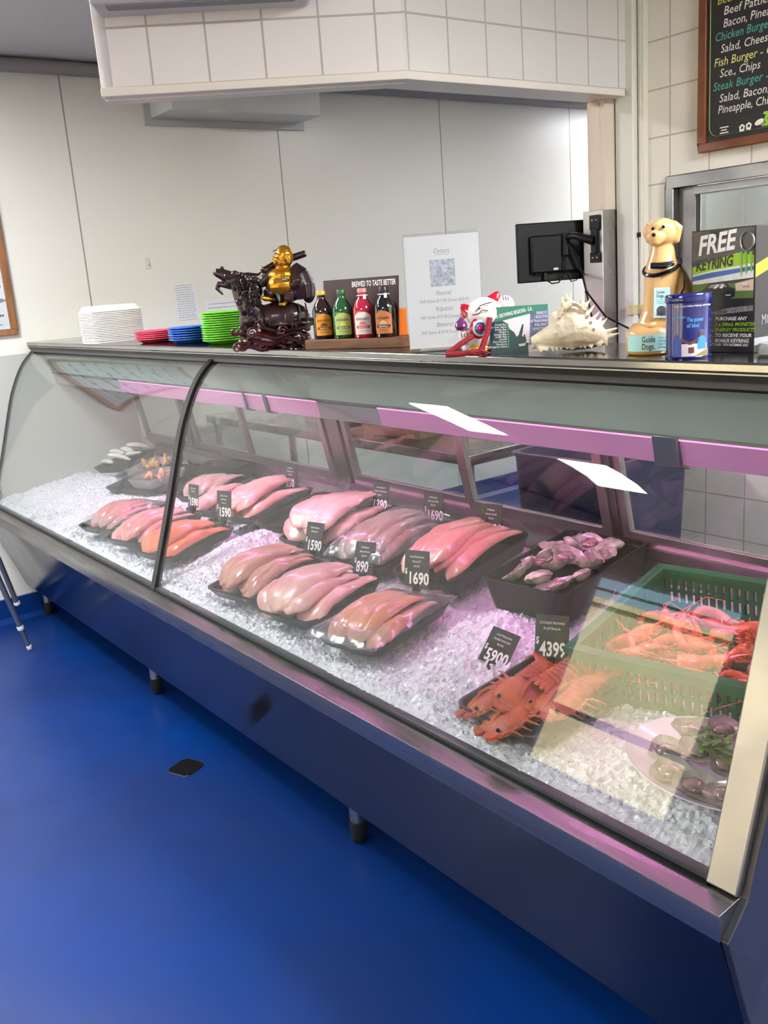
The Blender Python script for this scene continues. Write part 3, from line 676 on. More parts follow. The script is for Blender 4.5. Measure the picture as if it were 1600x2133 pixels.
# tray of bugs
tN = tray('black tray of orange-red shellfish behind the $5900 sign', 3.475, -.095, .235, .29, yaw=.0, group=FT, lift=.002)
bgm = mat('bug_red', 'a03d1c', .42, vary='bf5a30', scale=30, bump=.5, bscale=160, detail=5, coat=.1)
def bug(label, seed):
    t = thing('bug_shellfish', label, 'shellfish', group='orange-red flat shellfish in the front tray')
    n = 14
    def ring(x, w, h, z=0, k=.35):
        r = []
        for i in range(n):
            a = 2*PI*i/n; c, s_ = math.cos(a), math.sin(a)
            r.append((x, w*(abs(c)**.8)*(1 if c >= 0 else -1), z+h*(s_ if s_ > 0 else s_*k)))
        return r
    mb = MB()
    shell(mb, [ring(.072,.032,.004), ring(.069,.042,.009), ring(.055,.049,.015), ring(.03,.050,.020), ring(.008,.044,.022), ring(-.002,.036,.018)]); mb.f.append(list(range(n))[::-1]); mb.m.append(0)
    mb.tube([(.066,0,.008),(.03,0,.024),(.0,0,.023)], [.002,.004,.003], 6)
    for k in range(9):
        for s_ in (-1, 1): mb.ell((.062-k*.007, s_*(.042+.008*math.sin(k/8*PI)), .004), (.004,.006,.003), 6)
    mb.build('carapace', bgm, t, ang=55)
    mb = MB()
    for k in range(6):
        x = -.003-k*.0125; w = .035-k*.003; h = .019-k*.0018
        shell(mb, [ring(x+.002,w*.9,h*.85), ring(x,w,h), ring(x-.009,w,h*1.02), ring(x-.0125,w*.86,h*.82)]); mb.f.append([len(mb.v)-4*n+i for i in range(n)][::-1]); mb.m.append(0)
    mb.build('tail', bgm, t, ang=55)
    mb = MB()
    for s_ in (-2,-1,0,1,2): mb.tube([(-.074, s_*.006, .004), (-.088, s_*.011, .003), (-.102, s_*.015, .001)], [.006,.008,.004], 8, flat=.3)
    mb.build('tail_fan', bgm, t, ang=60)
    mb = MB()
    for s_ in (-1, 1):
        mb.prism([(.066, s_*.004),(.081, s_*.006),(.086, s_*.020),(.080, s_*.036),(.066, s_*.038)][::s_], .001, .007)
        for q in range(4): mb.tube([(.045-q*.013, s_*.03, .0), (.048-q*.016, s_*.052, .006), (.04-q*.018, s_*.066, -.008)], [.0032,.0026,.001], 6)
    mb.build('feelers_and_legs', bgm, t, ang=55)
    mb = MB(); mb.ell((.064, .034, .012), (.004,.004,.004), 8); mb.ell((.064, -.034, .012), (.004,.004,.004), 8); mb.build('eyes', BLACK, t)
    return t
for i, (x, y, z, a, rx, ry, lb) in enumerate((
    (-.065,-.06,.035,-1.75,.25,.25,'leftmost orange-red flat shellfish at the front corner of its tray'),
    (-.045,.065,.035,1.2,.2,-.2,'orange-red flat shellfish at the back left of its tray'),
    (-.005,-.03,.06,-1.2,-.5,.2,'orange-red flat shellfish lying across the middle of its tray'),
    (.025,.075,.055,1.55,.1,.1,'orange-red flat shellfish at the back of its tray, nearest the crate'),
    (.02,-.085,.04,-1.75,.1,.3,'orange-red flat shellfish at the front centre of its tray'),
    (.085,.0,.06,-1.65,.0,.2,'rightmost orange-red flat shellfish lying along the tray edge'))):
    o = bug(lb, i); o.scale = (1.15,)*3; o.location = on_tray(tN, x, y, z-.014); o.rotation_euler = (rx+SLOPE, ry, a)
tag(tN, 'black tray of orange-red flat shellfish behind the $5900 sign', 'tray', FT)
# plate of oysters
pl = MB(); k = .146
pl.lathe([(0,.004),(.55*k,.004),(.68*k,.012),(.98*k,.026),(k,.029),(1.0*k,.026),(.7*k,.007),(.5*k,0),(0,0)], 56, sx=1.18, sy=.82)
plate = pl.build('plate', mat('plate_white', 'e6e0e6', .16, coat=.4), ang=50); place(plate, (3.885, -.095, iz(-.095)+.004), rot=(SLOPE,0,0))
tag(plate, 'round white plate of open oysters at the right end of the ice', 'plate')
osp = [(-.085,-.03,0.3),(-.045,-.075,.2),(.01,-.085,.15),(.06,-.075,.2),(-.075,.03,1.2),(-.03,-.015,.6),(.03,-.02,.4),(.08,-.02,.5),(-.03,.06,1.2),(.03,.05,.9),(.085,.04,.7)]
nm = ['left edge of','front left of','front centre of','front right of','back left of','left middle of','centre of','right middle of','back of','back right of','right edge of']
for i, (x, y, a) in enumerate(osp):
    o = oyster(.078, 90+i, True, 'open oyster at the %s the white plate' % nm[i], 'oysters on the white plate')
    place(o, Vector(plate.location)+Vector((x, y, .032+y*ICES+(.014 if i > 3 else 0))), rot=(.25+SLOPE, rn.uniform(-.15,.15), a+rn.uniform(-.4,.4)))
gl = mat('parsley', '3f6b25', .45, vary='6f9a3c', scale=30)
mb = MB(); rn = random.Random(2)
for k in range(34):
    a = rn.uniform(0,6.3); r = rn.uniform(.0,.04); x, y = r*math.cos(a), r*math.sin(a)*.7; z = rn.uniform(0,.03); b = rn.uniform(0,6.3); s_ = rn.uniform(.008,.014)
    mb.ell((x,y,z), (s_, s_*.5, .0015), 8, rot=(rn.uniform(-.6,.6), rn.uniform(-.6,.6), b)); mb.tube([(0,0,0),(x,y,z)], .0008, 4)
o = mb.build('parsley_sprig', gl); place(o, Vector(plate.location)+Vector((0,-.02,.05))); tag(o, 'sprig of green parsley among the oysters on the white plate', 'parsley')
# far left: squid, mussels, seafood mix, plain tubs
rS = tray('black rear tray of white squid by the left end', .28, .31, .18, .30, yaw=.45, group=FT, lift=.02)
sqm = mat('squid_white', 'dcdcd0', .25, vary='c6c7b8', scale=20, coat=.5)
rn = random.Random(4)
for i in range(6):
    mb = MB(); mb.tube([(-.06,0,0),(-.04,.0,.004),(0,.006,.006),(.04,.0,.002),(.065,-.006,0)], [.006,.02,.023,.018,.006], 12, flat=.6)
    o = mb.build('squid_tube', sqm, ang=80, sub=1); o.location = on_tray(rS, -.03+.05*(i % 2)+rn.uniform(-.01,.01), -.09+.035*i, .04+.014*(i % 3)); o.rotation_euler = (rn.uniform(-.3,.3), rn.uniform(-.3,.3), .5+rn.uniform(-.6,.6))
    tag(o, '%s white squid tube from the front in the far left rear tray' % ORD[i], 'squid', 'white squid tubes')
clr = clear_mat('tub_clear', (.86,.88,.87), .08, .05, haze=.10)
def clear_tub(label, cx, cy, w, d, h, yaw, lift): return tray(label, cx, cy, w, d, h, yaw, .08, lift, clr, 'clear plastic tubs', 'plastic_tub', .02)
tm = clear_tub('clear tub half full of yellow mussel meat', .66, .30, .17, .24, .04, .35, .03)
tr2 = tray('black tray holding the clear tubs of mussels and seafood mix', .78, .25, .34, .34, yaw=.35, group=FT, lift=.012)
ts = clear_tub('clear tub of pink seafood mix beside the mussels', .86, .22, .16, .22, .04, .35, .03)
def lumps(t, n, m, what, grp, cat, r, w, d, z, seed):
    rn = random.Random(seed)
    for i in range(n):
        mb = MB(); sd = seed+i; mb.ell((0,0,0), (r*1.5, r*.85, r*.6), 14, fn=lambda q: 1+.35*N3(q.x*2+sd, q.y*2, q.z*2))
        o = mb.build(cat.replace(' ', '_'), m, ang=80, sub=1); o.location = on_tray(t, rn.uniform(-w/2, w/2), rn.uniform(-d/2, d/2), z+rn.uniform(0, r*1.4)); o.rotation_euler = [rn.uniform(0,6) for _ in '123']
        tag(o, what, cat, grp)
yel = mat('mussel_yellow', 'cfae6e', .3, vary='b28a4e', scale=30, coat=.4)
lumps(tm, 14, yel, 'plump yellow mussel in the clear tub or heaped just behind it', 'yellow mussels', 'mussel meat', .016, .10, .15, .03, 20)
mx = mat('mix_pink', 'dfae93', .3, vary='c77f64', scale=30, coat=.4)
lumps(ts, 10, mx, 'lump of pink seafood in the clear tub of seafood mix', 'pink seafood pieces', 'seafood piece', .015, .08, .12, .025, 50)
tk2 = tray('empty black tray at the back, behind the brownish fish pieces', 1.03, .42, .26, .2, yaw=.2, group=FT, lift=.025)

# ------------------------------------------------------------------ price signs
SGN = mat('sign_black', '232527', .4)
def sign(px, py, price, lines, label, w=.066, h=.086, yaw=.25, tilt=.18, lift=.03, roll=0, P=None):
    w *= 1.1; h *= 1.1; P = P or ati(px, py, lift)
    t = thing('price_sign', label, 'price sign', P, group='black price signs'); t.rotation_euler = (-tilt, roll, yaw)
    MB().box(-w/2, w/2, 0, .0025, 0, h).build('sign_panel', SGN, t, bevel=.0006)
    mb = MB(); k = h/.078
    mb.text('$', .017*k, (-w*.47, -.0006, .027*k), width=.0055*k, bold=.02); mb.text(price, .036*k, (-w*.35, -.0006, .006*k), width=w*(.78 if len(price) > 3 else .60), bold=.025)
    for i, l in enumerate(lines): mb.text(l, .0062*k, (0, -.0006, (.062-.010*i)*k), align='CENTER', width=min(w*.8, .0034*len(l)*k))
    mb.build('lettering', WINK, t, smooth=False)
    mb = MB(); mb.box(-.008, .008, -.006, .010, -.012, .006).box(-.005, .005, -.004, .007, -.03, -.01); mb.tube([(-.012,.002,-.012),(.012,.002,-.012)], .005, 8)
    mb.build('clip', BLACK, t, bevel=.001)
    return t
sign(402, 1056, '1590', ('Skinless','Fillet'), 'small $1590 price sign just right of the black pane joint', lift=.07, yaw=.2, w=.055, h=.078)
sign(466, 1080, '1590', ('Skinless','Fillet','Each'), 'upright $1590 price sign beside the heaped rosy fillets', lift=.085, yaw=.35, w=.06, h=.088)
sign(606, 1018, '850', ('Fillet','Skinless','Each'), '$850 price sign at the back above the rosy fillets', lift=.075, yaw=.25, tilt=.1)
sign(786, 1064, '1390', ('Sea Perch','Australia or New Zealand','Each'), '$1390 price sign behind the broad pale rear fillets', lift=.075, yaw=.2, tilt=.35, w=.066)
sign(903, 1087, '1690', ('Whiting','Hervey Bay','Each'), '$1690 price sign at the back behind the brown-skinned fillets', lift=.06, yaw=.25, tilt=.1)
sign(1023, 1117, '1190', ('Fillet','North QLD','Each'), '$1190 price sign at the back behind the long rose fillets', lift=.06, yaw=.25, tilt=.1)
sign(650, 1150, '1590', ('Skinless','Fillet'), '$1590 price sign between the creased and the broad rear fillets', yaw=.3, tilt=.35, w=.062)
sign(755, 1196, '890', ('Fillet','Skinless','Each'), '$890 price sign behind the broad pale front fillets', yaw=.45, tilt=.4, w=.06)
sign(867, 1222, '1690', ('AUSTRALIAN','FILLET','EACH'), '$1690 price sign standing in front of the long rose fillets', yaw=.4, tilt=.2, lift=.075)
sign(1148, 1374, '4399', ('COOKED PRAWNS','AUSTRALIA'), '$4399 cooked prawns price sign before the green crate', yaw=.5, tilt=.25, w=.066, h=.086, lift=.06)
sign(1024, 1384, '5900', ('AUSTRALIAN','MORETON BAY','BUGS'), '$5900 price sign leaning back on the ice by the shellfish tray', yaw=.42, tilt=.75, w=.062, h=.078, lift=.012, roll=.28)

# ------------------------------------------------------------------ on the counter
CT = 1.352
YC = .94                                              # turned to face the photographer
def onc(px, py): p = at(px, py, 2, CT); return p
foamm = mat('foam_white', 'f3efe6', .55, sss=.05)
p = onc(211, 716)
for i in range(19):
    mb = MB(); W_, D_ = .085, .112
    def L(k, z, r=.02): return [(x, y, z) for x, y in rrect(2*W_*k, 2*D_*k, r)]
    if i < 18: shell(mb, [L(.86, .012), L(.97, .0045), L(1, .004), L(1, .0), L(.95, 0), L(.84, .010)], close=False)
    else:
        shell(mb, [L(.95, 0), L(1, 0), L(1, .004), L(.97, .005), L(.90, .018), L(.84, .024), L(.80, .025)])
        for sx in (-1, 1):
            for sy in (-1, 0, 1): mb.box(sx*.05-.012, sx*.05+.012, sy*.068-.006, sy*.068+.006, .024, .0262)
    o = mb.build('foam_container', foamm, ang=50)
    place(o, (p.x-W_-.07, .025+D_+.0, CT+i*.0069), rnd.uniform(-.01, .01))
    tag(o, '%s white foam food container from the bottom of its stack' % ORD[i] if i < 18 else 'topmost white foam food container, with ridged lid, of its stack', 'foam container', 'stack of white foam containers')
def plates(px, py, n, r, hgt, col, cname, grp, depth=.13, rim=.9):
    m = mat('plate_'+cname, col, .35, coat=.15); q = onc(px, py); pit = hgt/n
    c = Vector((q.x-.59*0+.0, depth, CT))
    d = Vector((c.x-CAM.x, c.y-CAM.y)); 
    c.x = at(px, py, 1, depth).x
    for i in range(n):
        mb = MB(); mb.lathe([(0,.0),(r*.66,.0),(r*.74,.004),(r*.93,.0125),(r,.0135),(r,.0165),(r*.93,.016),(r*.72,.007),(r*.6,.003),(0,.003)], 40)
        o = mb.build('plastic_plate', m, ang=50); place(o, (c.x+rnd.uniform(-.002,.002), c.y+rnd.uniform(-.002,.002), CT+.0005+i*pit), rot=(rnd.uniform(-.007,.007), rnd.uniform(-.007,.007), 0))
        tag(o, '%s %s plastic plate from the bottom of its stack' % (ORD[i], cname) if i < n-1 else 'topmost %s plastic plate of its stack' % cname, 'plate', grp)
plates(331, 715, 5, .088, .036, 'f0506e', 'pink', 'stack of pink plates')
plates(402, 713, 6, .084, .050, '2f72d8', 'blue', 'stack of blue plates')
plates(474, 713, 13, .082, .098, '77d83c', 'green', 'stack of green plates')

# statue of a laughing figure riding a dragon turtle
DK = mat('resin_dark', '331917', .3, vary='1d0c0c', scale=20, coat=.25); RD = mat('resin_red', '521815', .28, vary='300e0e', scale=25, coat=.3); GD = mat('gold_paint', 'd29a34', .3, .85, vary='b97f22', scale=30)
sp = at(571, 724, 1, .05)
st = thing('statue', 'dark red resin statue of a golden laughing man riding a dragon turtle', 'statue', (sp.x, sp.y, CT), YC)
K = 1/690.0                                            # metres per photo pixel at the statue
def X(px): return (px-562)*K
def Z(py): return (724-py)*K
mb = MB()
mb.ell((X(565),0,.022), (.112,.05,.03), 24, fn=lambda d: 1+.14*N3(d.x*4, d.y*4, d.z*4))
for px, py, r in ((500,718,.018),(505,690,.016),(520,700,.014),(535,700,.02),(545,680,.014),(600,716,.018),(580,690,.016),(560,718,.016),(630,712,.014),(615,690,.016),(635,690,.012),(590,700,.015)):
    mb.ell((X(px),-.03,max(.008, Z(py))), (r,r*.9,r*.8), 10)
fuse(mb.build('wave_base', RD, st), .0035, 3)
def spiral(mb, c, r, turns=1.6, th=.005, flip=1, y=-.05, a0=0):
    pts = []; rad = []
    for k in range(30):
        u = k/29; a = a0+flip*turns*2*PI*u; q = r*(1-u*.85); pts.append((c[0]+q*math.cos(a), y-.012*u, c[1]+q*math.sin(a))); rad.append(th*(1.05-.5*u))
    mb.tube(pts, rad, 8)
mb = MB()
for px, py, r, f in ((492,718,.015,1),(508,707,.014,-1),(525,690,.016,1),(546,719,.013,1),(586,690,.014,1),(612,683,.010,-1),(490,686,.012,-1),(506,682,.010,1),(543,679,.009,1),(625,708,.012,-1)): spiral(mb, (X(px), Z(py)), r, 1.5, .0038, f)
for a, b, z0 in ((520,640,700),(505,628,712),(560,640,722),(500,600,722)):
    pts = [(X(a+(b-a)*k/12), -.052+.01*math.sin(k), Z(z0)+.006*math.sin(k*.9)) for k in range(13)]; mb.tube(pts, [.002+.0035*math.sin(PI*k/12) for k in range(13)], 7)
mb.build('wave_scrolls', RD, st)
mb = MB()
mb.ell((X(582),.0,Z(665)), (.088,.05,.046), 24); mb.ell((X(598),.0,Z(678)), (.09,.052,.018), 24)
mb.tube([(X(548),0,Z(668)),(X(518),-.005,Z(640)),(X(508),-.01,Z(615)),(X(500),-.01,Z(590))], [.034,.034,.026,.02], 14)
mb.ell((X(522),.0,Z(622)), (.036,.03,.045), 16); mb.ell((X(532),.002,Z(606)), (.03,.026,.03), 14); mb.ell((X(520),.0,Z(665)), (.035,.034,.03), 14)
fuse(mb.build('turtle_body', DK, st), .003, 3)
mb = MB()
for k in range(7):
    x = X(545+k*15); mb.tube([(x, -.03+.008*abs(k-3)/3, Z(640)), (x+.006, -.046, Z(660)), (x+.002, -.048, Z(678))], [.002,.003,.002], 6)
mb.tube([(X(528),-.03,Z(676)),(X(570),-.052,Z(690)),(X(620),-.05,Z(690)),(X(648),-.03,Z(680))], .005, 8)
for k in range(9): mb.ell((X(505+k*5),-.028-.001*k,Z(640+k*5)), (.007,.004,.006), 8)
mb.build('shell_ridges', DK, st)
mb = MB()
mb.ell((X(499),-.008,Z(586)), (.034,.026,.026), 16); mb.tube([(X(505),-.01,Z(588)),(X(480),-.01,Z(575)),(X(462),-.01,Z(568)),(X(457),-.01,Z(572))], [.022,.018,.013,.007], 10)
mb.tube([(X(505),-.01,Z(598)),(X(480),-.01,Z(594)),(X(463),-.01,Z(590)),(X(460),-.01,Z(598)),(X(471),-.01,Z(612))], [.016,.010,.008,.007,.003], 9)
mb.ell((X(474),-.01,Z(561)), (.008,.008,.008), 8); mb.ell((X(500),-.02,Z(572)), (.012,.01,.009), 8); mb.ell((X(511),-.02,Z(580)), (.009,.008,.007), 8)
fuse(mb.build('dragon_head', DK, st), .0022, 2)
mb = MB()
for px, py, r, f in ((517,590,.009,1),(530,596,.010,-1),(534,606,.010,1),(524,612,.010,-1),(538,620,.010,1),(541,630,.008,-1),(508,604,.009,1),(513,620,.009,1),(527,628,.008,1),(500,600,.008,-1),(520,640,.007,1),(486,578,.008,1),(515,576,.009,-1),(527,584,.009,1),(540,588,.008,1),(511,612,.009,-1),(531,620,.009,1),(536,634,.008,1),(525,648,.009,-1),(504,630,.008,1)): spiral(mb, (X(px), Z(py)), r*1.15, 1.4, .0034, f, y=-.034)
for s_ in (0, .012): mb.tube([(X(508),-.01+s_,Z(576)),(X(525),-.01+s_,Z(575)),(X(545),-.005+s_,Z(578)),(X(552),0+s_,Z(572))], [.006,.005,.004,.0015], 7)
for k in range(5): mb.tube([(X(492+k*5),-.03,Z(592)),(X(495+k*5),-.034,Z(602)),(X(500+k*5),-.03,Z(608))], [.0025,.002,.001], 5)
mb.build('mane_curls', DK, st)
mb = MB(); mb.ell((X(489),-.028,Z(581)), (.0035,.003,.003), 8); mb.ell((X(508),-.03,Z(582)), (.004,.003,.0035), 8); mb.build('dragon_eye', DK, st)
# rider: one gold body, robe, sack
mb = MB()
mb.ell((X(590),-.022,Z(602)), (.041,.034,.032), 18); mb.ell((X(592),-.016,Z(583)), (.040,.032,.024), 16)
mb.tube([(X(596),-.006,Z(580)),(X(597),-.006,Z(562))], [.024,.02], 12)
mb.ell((X(601),-.006,Z(546)), (.028,.028,.032), 20); mb.ell((X(594),-.012,Z(557)), (.024,.022,.018), 14); mb.ell((X(589),-.018,Z(556)), (.013,.012,.011), 12); mb.ell((X(580),-.018,Z(548)), (.0055,.005,.005), 8); mb.ell((X(588),-.026,Z(552)), (.010,.007,.008), 10)
for s_ in (-1, 1): mb.ell((X(611),-.006+s_*.030,Z(552)), (.007,.005,.016), 8)
mb.tube([(X(575),-.02,Z(628)),(X(555),-.04,Z(625)),(X(551),-.044,Z(622))], [.008,.008,.006], 8)
mb.tube([(X(600),-.03,Z(632)),(X(592),-.045,Z(640)),(X(583),-.05,Z(638))], [.007,.007,.005], 8)
mb.tube([(X(600),-.035,Z(605)),(X(605),-.038,Z(598))], [.010,.006], 8); mb.ell((X(555),-.012,Z(567)), (.008,.007,.007), 8)
fuse(mb.build('gold_body', GD, st), .002, 3)['label'] = 'golden smiling man'
mb = MB(); mb.tube([(X(581),-.030,Z(536)),(X(587),-.034,Z(533)),(X(594),-.037,Z(536))], .0013, 5); mb.tube([(X(583),-.031,Z(541)),(X(588),-.034,Z(539.5)),(X(593),-.037,Z(542))], .0013, 5)
mb.tube([(X(575),-.028,Z(557)),(X(582),-.033,Z(560)),(X(590),-.035,Z(556))], .0014, 5); mb.build('face_lines', DK, st)
mb = MB()
mb.tube([(X(612),.0,Z(570)),(X(625),-.002,Z(585)),(X(630),-.004,Z(605)),(X(632),.0,Z(630))], [.024,.034,.038,.032], 12)
mb.tube([(X(617),-.015,Z(578)),(X(622),-.034,Z(598)),(X(610),-.04,Z(606))], [.018,.018,.012], 10)
mb.tube([(X(574),-.006,Z(572)),(X(566),-.008,Z(582)),(X(556),-.012,Z(590)),(X(548),-.012,Z(600))], [.018,.018,.016,.010], 10)
mb.tube([(X(580),.0,Z(600)),(X(570),-.018,Z(615)),(X(560),-.032,Z(618))], [.022,.024,.016], 10); mb.tube([(X(602),-.02,Z(615)),(X(606),-.035,Z(622)),(X(600),-.04,Z(634))], [.02,.018,.012], 10)
mb.ell((X(590),.004,Z(625)), (.05,.03,.02), 14)
fuse(mb.build('robe', DK, st), .0026, 3)
mb = MB(); mb.tube([(X(556),-.02,Z(572)),(X(580),.012,Z(560)),(X(615),.012,Z(550)),(X(645),.004,Z(543))], [.010,.011,.011,.010], 10); mb.ell((X(642),.008,Z(612)), (.024,.026,.044), 12)
fuse(mb.build('sack', DK, st), .003, 3)
mb = MB(); mb.tube([(X(579),-.036,Z(612)),(X(584),-.044,Z(622)),(X(586),-.046,Z(634))], [.006,.006,.003], 8); mb.build('sash', mat('sash_teal', '0d4a48', .3), st)['label'] = 'teal sash'
mb = MB(); mb.ell((X(600),-.046,Z(594)), (.014,.008,.004), 12); mb.ell((X(600),-.046,Z(592)), (.006,.005,.006), 10); mb.build('ingot', mat('silver_paint', 'a7adb5', .25, .9), st)['label'] = 'silver ingot'

# bottle rack
ra = at(637, 730, 1, .012); yaw = .30
rk = thing('bottle_rack', 'wooden display block with dark backboard holding four small bottles', 'display rack', (ra.x, .012, CT), yaw)
RW = .325
WOOD = mat('rack_wood', '7a5236', .5, vary='5e3d28', scale=18, stretch=(.5,4,4))
MB().box(0, RW, 0, .085, 0, .026).build('wooden_base', WOOD, rk, bevel=.0015)
mb = MB(); mb.box(.026, RW-.048, 0, .004, 0, .155)
bk = mb.build('backboard', mat('board_brown', '3a2220', .45), rk); bk.location = (0, .055, .026); bk.rotation_euler = (-.10, 0, 0)
mb = MB(); mb.text('BREWED TO TASTE BETTER', .02, (.125, -.0006, .133), width=.145, bold=.02)
o = mb.build('slogan', WINK, bk, smooth=False)
BCOL = (('dark_brown', '2a160d', 'e8a02c', 'd9b23a', '9b2e1c', 'GINGER BEER', 'dark bottle with an orange-yellow label and gold cap, leftmost of the rack'),
        ('green', '1e5a2a', 'b9cf7a', '2c6a36', '5a8a3a', 'LEMON LIME', 'green bottle with a pale green label, second in the rack'),
        ('pink', 'b7263f', 'efe3dd', 'c98a80', 'd84a50', 'GUAVA', 'pink-red bottle with a white label, third in the rack'),
        ('black', '0f0d10', 'c0703a', '26221f', '2a1c18', 'SARSAPARILLA', 'black bottle with a copper-brown label, rightmost of the rack'))
def bend(mb, x0, x1, z0f, z1f, R, n=14, mi=0):
    vs = []; fs = []
    for i in range(n+1):
        x = x0+(x1-x0)*i/n; a = x/R; u = (2*(x-x0)/(x1-x0)-1)
        for z in (z0f(u) if callable(z0f) else z0f, z1f(u) if callable(z1f) else z1f): vs.append((R*math.sin(a), -R*math.cos(a), z))
    for i in range(n): fs.append((2*i, 2*i+2, 2*i+3, 2*i+1))
    return mb.add(vs, fs, mi)
for i, (nmb, gc, lc, cc, rc, tx, lb) in enumerate(BCOL):
    px = (673, 708, 748, 792)[i]
    r = .0275; t = thing('bottle', lb, 'bottle', group='four small bottles on the wooden rack')
    lx = .046+.070*i; t.location = Vector((ra.x, .012, CT)) + Matrix.Rotation(yaw, 3, 'Z') @ Vector((lx, .03, .0262)); t.rotation_euler = (0, 0, YC-.12*(i-1))
    gm_ = mat('bottle_'+nmb, gc, .06, coat=.6, spec=.8)
    MB().lathe([(0,0),(r*.9,0),(r,.003),(r,.068),(r*.97,.078),(r*.72,.094),(r*.46,.104),(r*.4,.112),(r*.4,.122),(0,.122)], 28).build('bottle_body', gm_, t, ang=50)
    capz = .118
    MB().lathe([(0,.128),(r*.40,.128),(r*.44,.126),(r*.46,.1175),(r*.4,.1165)], 20).build('cap' if i == 0 else 'bottle_top', mat('cap_'+nmb, cc, .35), t, ang=40)
    mb = MB(); R = r+.0006; mb = bend(mb, -.024, .024, .010, lambda u: .058+.010*(1-u*u), R, 16)
    lab = mb.build('paper_label', mat('label_'+nmb, lc, .5), t)
    mb = MB(); R2 = R+.0004; mb.text('BUNDABERG', .0085, (0, 0, .047), align='CENTER', width=.036, bend=R2, bold=.01)
    bend(mb, -.019, .019, .0255, .0325, R2, 12, 1); mb.text(tx, .0048, (0, -.0003, .0272), 2, align='CENTER', width=.026, bend=R2, bold=.02)
    bend(mb, -.010, .010, .0345, lambda u: .0345+.0095*(1-u*u)**.5, R2, 10, 3); mb.text('BREWED DRINK', .003, (0, 0, .018), align='CENTER', width=.024, bend=R2)
    mb.build('label_print', [mat('print_dark', '3a2410', .5), mat('ribbon_'+nmb, rc, .5), WINK, mat('emblem_'+nmb, ('8a4a1c','dfe36a','e0837a','d9b089')[i], .5)], lab, smooth=False)
    if i > 1:
        mb = MB(); mb.lathe([(r*.5,.108),(r*.62,.109),(r*.5,.111)], 14); mb.box(.004, .012, -.017, -.0155, .100, .112); mb.build('neck_tag', WINK, t)
ob = MB().box(-.02, .02, -.006, .006, 0, .095); o = ob.build('orange_box', mat('orange_card', 'ec7a16', .5), bevel=.001); q = at(836, 722, 1, .17); place(o, (q.x, .17, CT), YC)
tag(o, 'narrow orange card box standing right of the bottle rack', 'box')

# acrylic menu holder
q = onc(924, 731); q.y = .07; q.x = at(931, 731, 1, .07).x
h = thing('menu_holder', 'upright clear acrylic holder with a white oyster price sheet', 'sign holder', q, .84)
MB().box(-.088, .088, 0, .002, .004, .268).build('front_sheet', CLEAR, h)
mb = MB(); mb.box(-.088, .088, .004, .006, .004, .268).box(-.088, .088, -.03, .045, 0, .004); mb.build('back_sheet_and_foot', CLEAR, h, bevel=.0006)
pp = MB().box(-.086, .086, .0025, .0032, .008, .262).build('price_sheet', PAPER, h)
mb = MB()
for tx, sz, z, wd in (('Oysters', .016, .222, .036), ('Natural', .015, .128, .036), ('Half dozen $17.90 Dozen $34.90', .011, .112, .115), ('Kilpatric', .015, .092, .040), ('Half dozen $19.90 Dozen $36.90', .011, .075, .115), ('Battered', .015, .056, .040), ('Half dozen $18.90 Dozen $36.90', .011, .040, .115)):
    mb.text(tx, sz, (0, .0022, z), align='CENTER', width=wd, shear=.25)
mb.box(-.018, .018, .0021, .0024, .2185, .2192)
mb.build('print', GREYINK, pp, smooth=False)
mb = MB(); mb.box(-.029, .029, .0021, .0024, .148, .208)
mb.build('oyster_photo', mat('photo_grey', '8f9bb0', .5, vary='d5dae3', scale=110, detail=4), pp)['label'] = 'grey photo of oysters'

# lucky cat with red cord
q = at(1010, 735, 1, .045)
ct = thing('lucky_cat', 'white ceramic waving cat figure with red ears and painted swirl', 'figurine', (q.x, .045, CT), YC-.05); K2 = 1/945.0
def cx(px): return (px-1010)*K2
def cz(py): return (735-py)*K2
cw_ = mat('ceramic_white', 'e9e6df', .1, coat=.6); crd = mat('ceramic_red', 'b3162b', .15, coat=.5)
mb = MB(); mb.ell((cx(1008),.0,cz(700)), (.040,.034,.036), 20); mb.ell((cx(1013),-.004,cz(655)), (.041,.036,.036), 22); mb.ell((cx(970),-.012,cz(697)), (.016,.014,.020), 12)
mb.tube([(cx(1045),.0,cz(690)),(cx(1062),-.004,cz(665)),(cx(1058),-.006,cz(640))], [.018,.017,.018], 12); mb.ell((cx(1056),-.006,cz(636)), (.019,.017,.016), 14); mb.ell((cx(975),0,cz(722)), (.014,.014,.012), 10)
fuse(mb.build('body', cw_, ct), .002, 4)
for px, py, a in ((1030,627,.5),(982,645,-.7)):
    mb = MB(); mb.lathe([(0,.028),(.006,.024),(.015,.010),(.019,0)], 16, sx=1, sy=.6); o = mb.build('ear', crd, ct); o.location = (cx(px), -.006, cz(py+8)); o.rotation_euler = (0, a, 0)
mb = MB(); 
for r, k, dy in ((.024,2,0),(.018,0,-.003),(.0135,1,-.006),(.008,2,-.009)): mb.ell((cx(1001),-.031+dy,cz(682)), (r*.95,.005,r), 18, k)
mb.build('painted_swirl', [cw_, mat('ceramic_blue', '2f63b4', .15, coat=.5), crd], ct)
mb = MB(); mb.tube([(cx(993),-.042,cz(648)),(cx(1003),-.044,cz(637)),(cx(1014),-.042,cz(634)),(cx(1026),-.038,cz(632))], .0011, 5); mb.tube([(cx(986),-.036,cz(655)),(cx(998),-.043,cz(653)),(cx(1006),-.044,cz(646)),(cx(1018),-.041,cz(648))], .0011, 5)
mb.ell((cx(1000),-.042,cz(643)), (.003,.002,.002), 8)
for k in range(3): mb.tube([(cx(1050+k*5),-.024,cz(622+k)),(cx(1052+k*5),-.026,cz(630+k))], .0009, 4)
for k in range(4): mb.tube([(cx(962+k*6),-.024,cz(690)),(cx(963+k*6),-.028,cz(698))], .0010, 4)
mb.build('face_lines', mat('paint_brown', '4a1f1c', .3), ct)
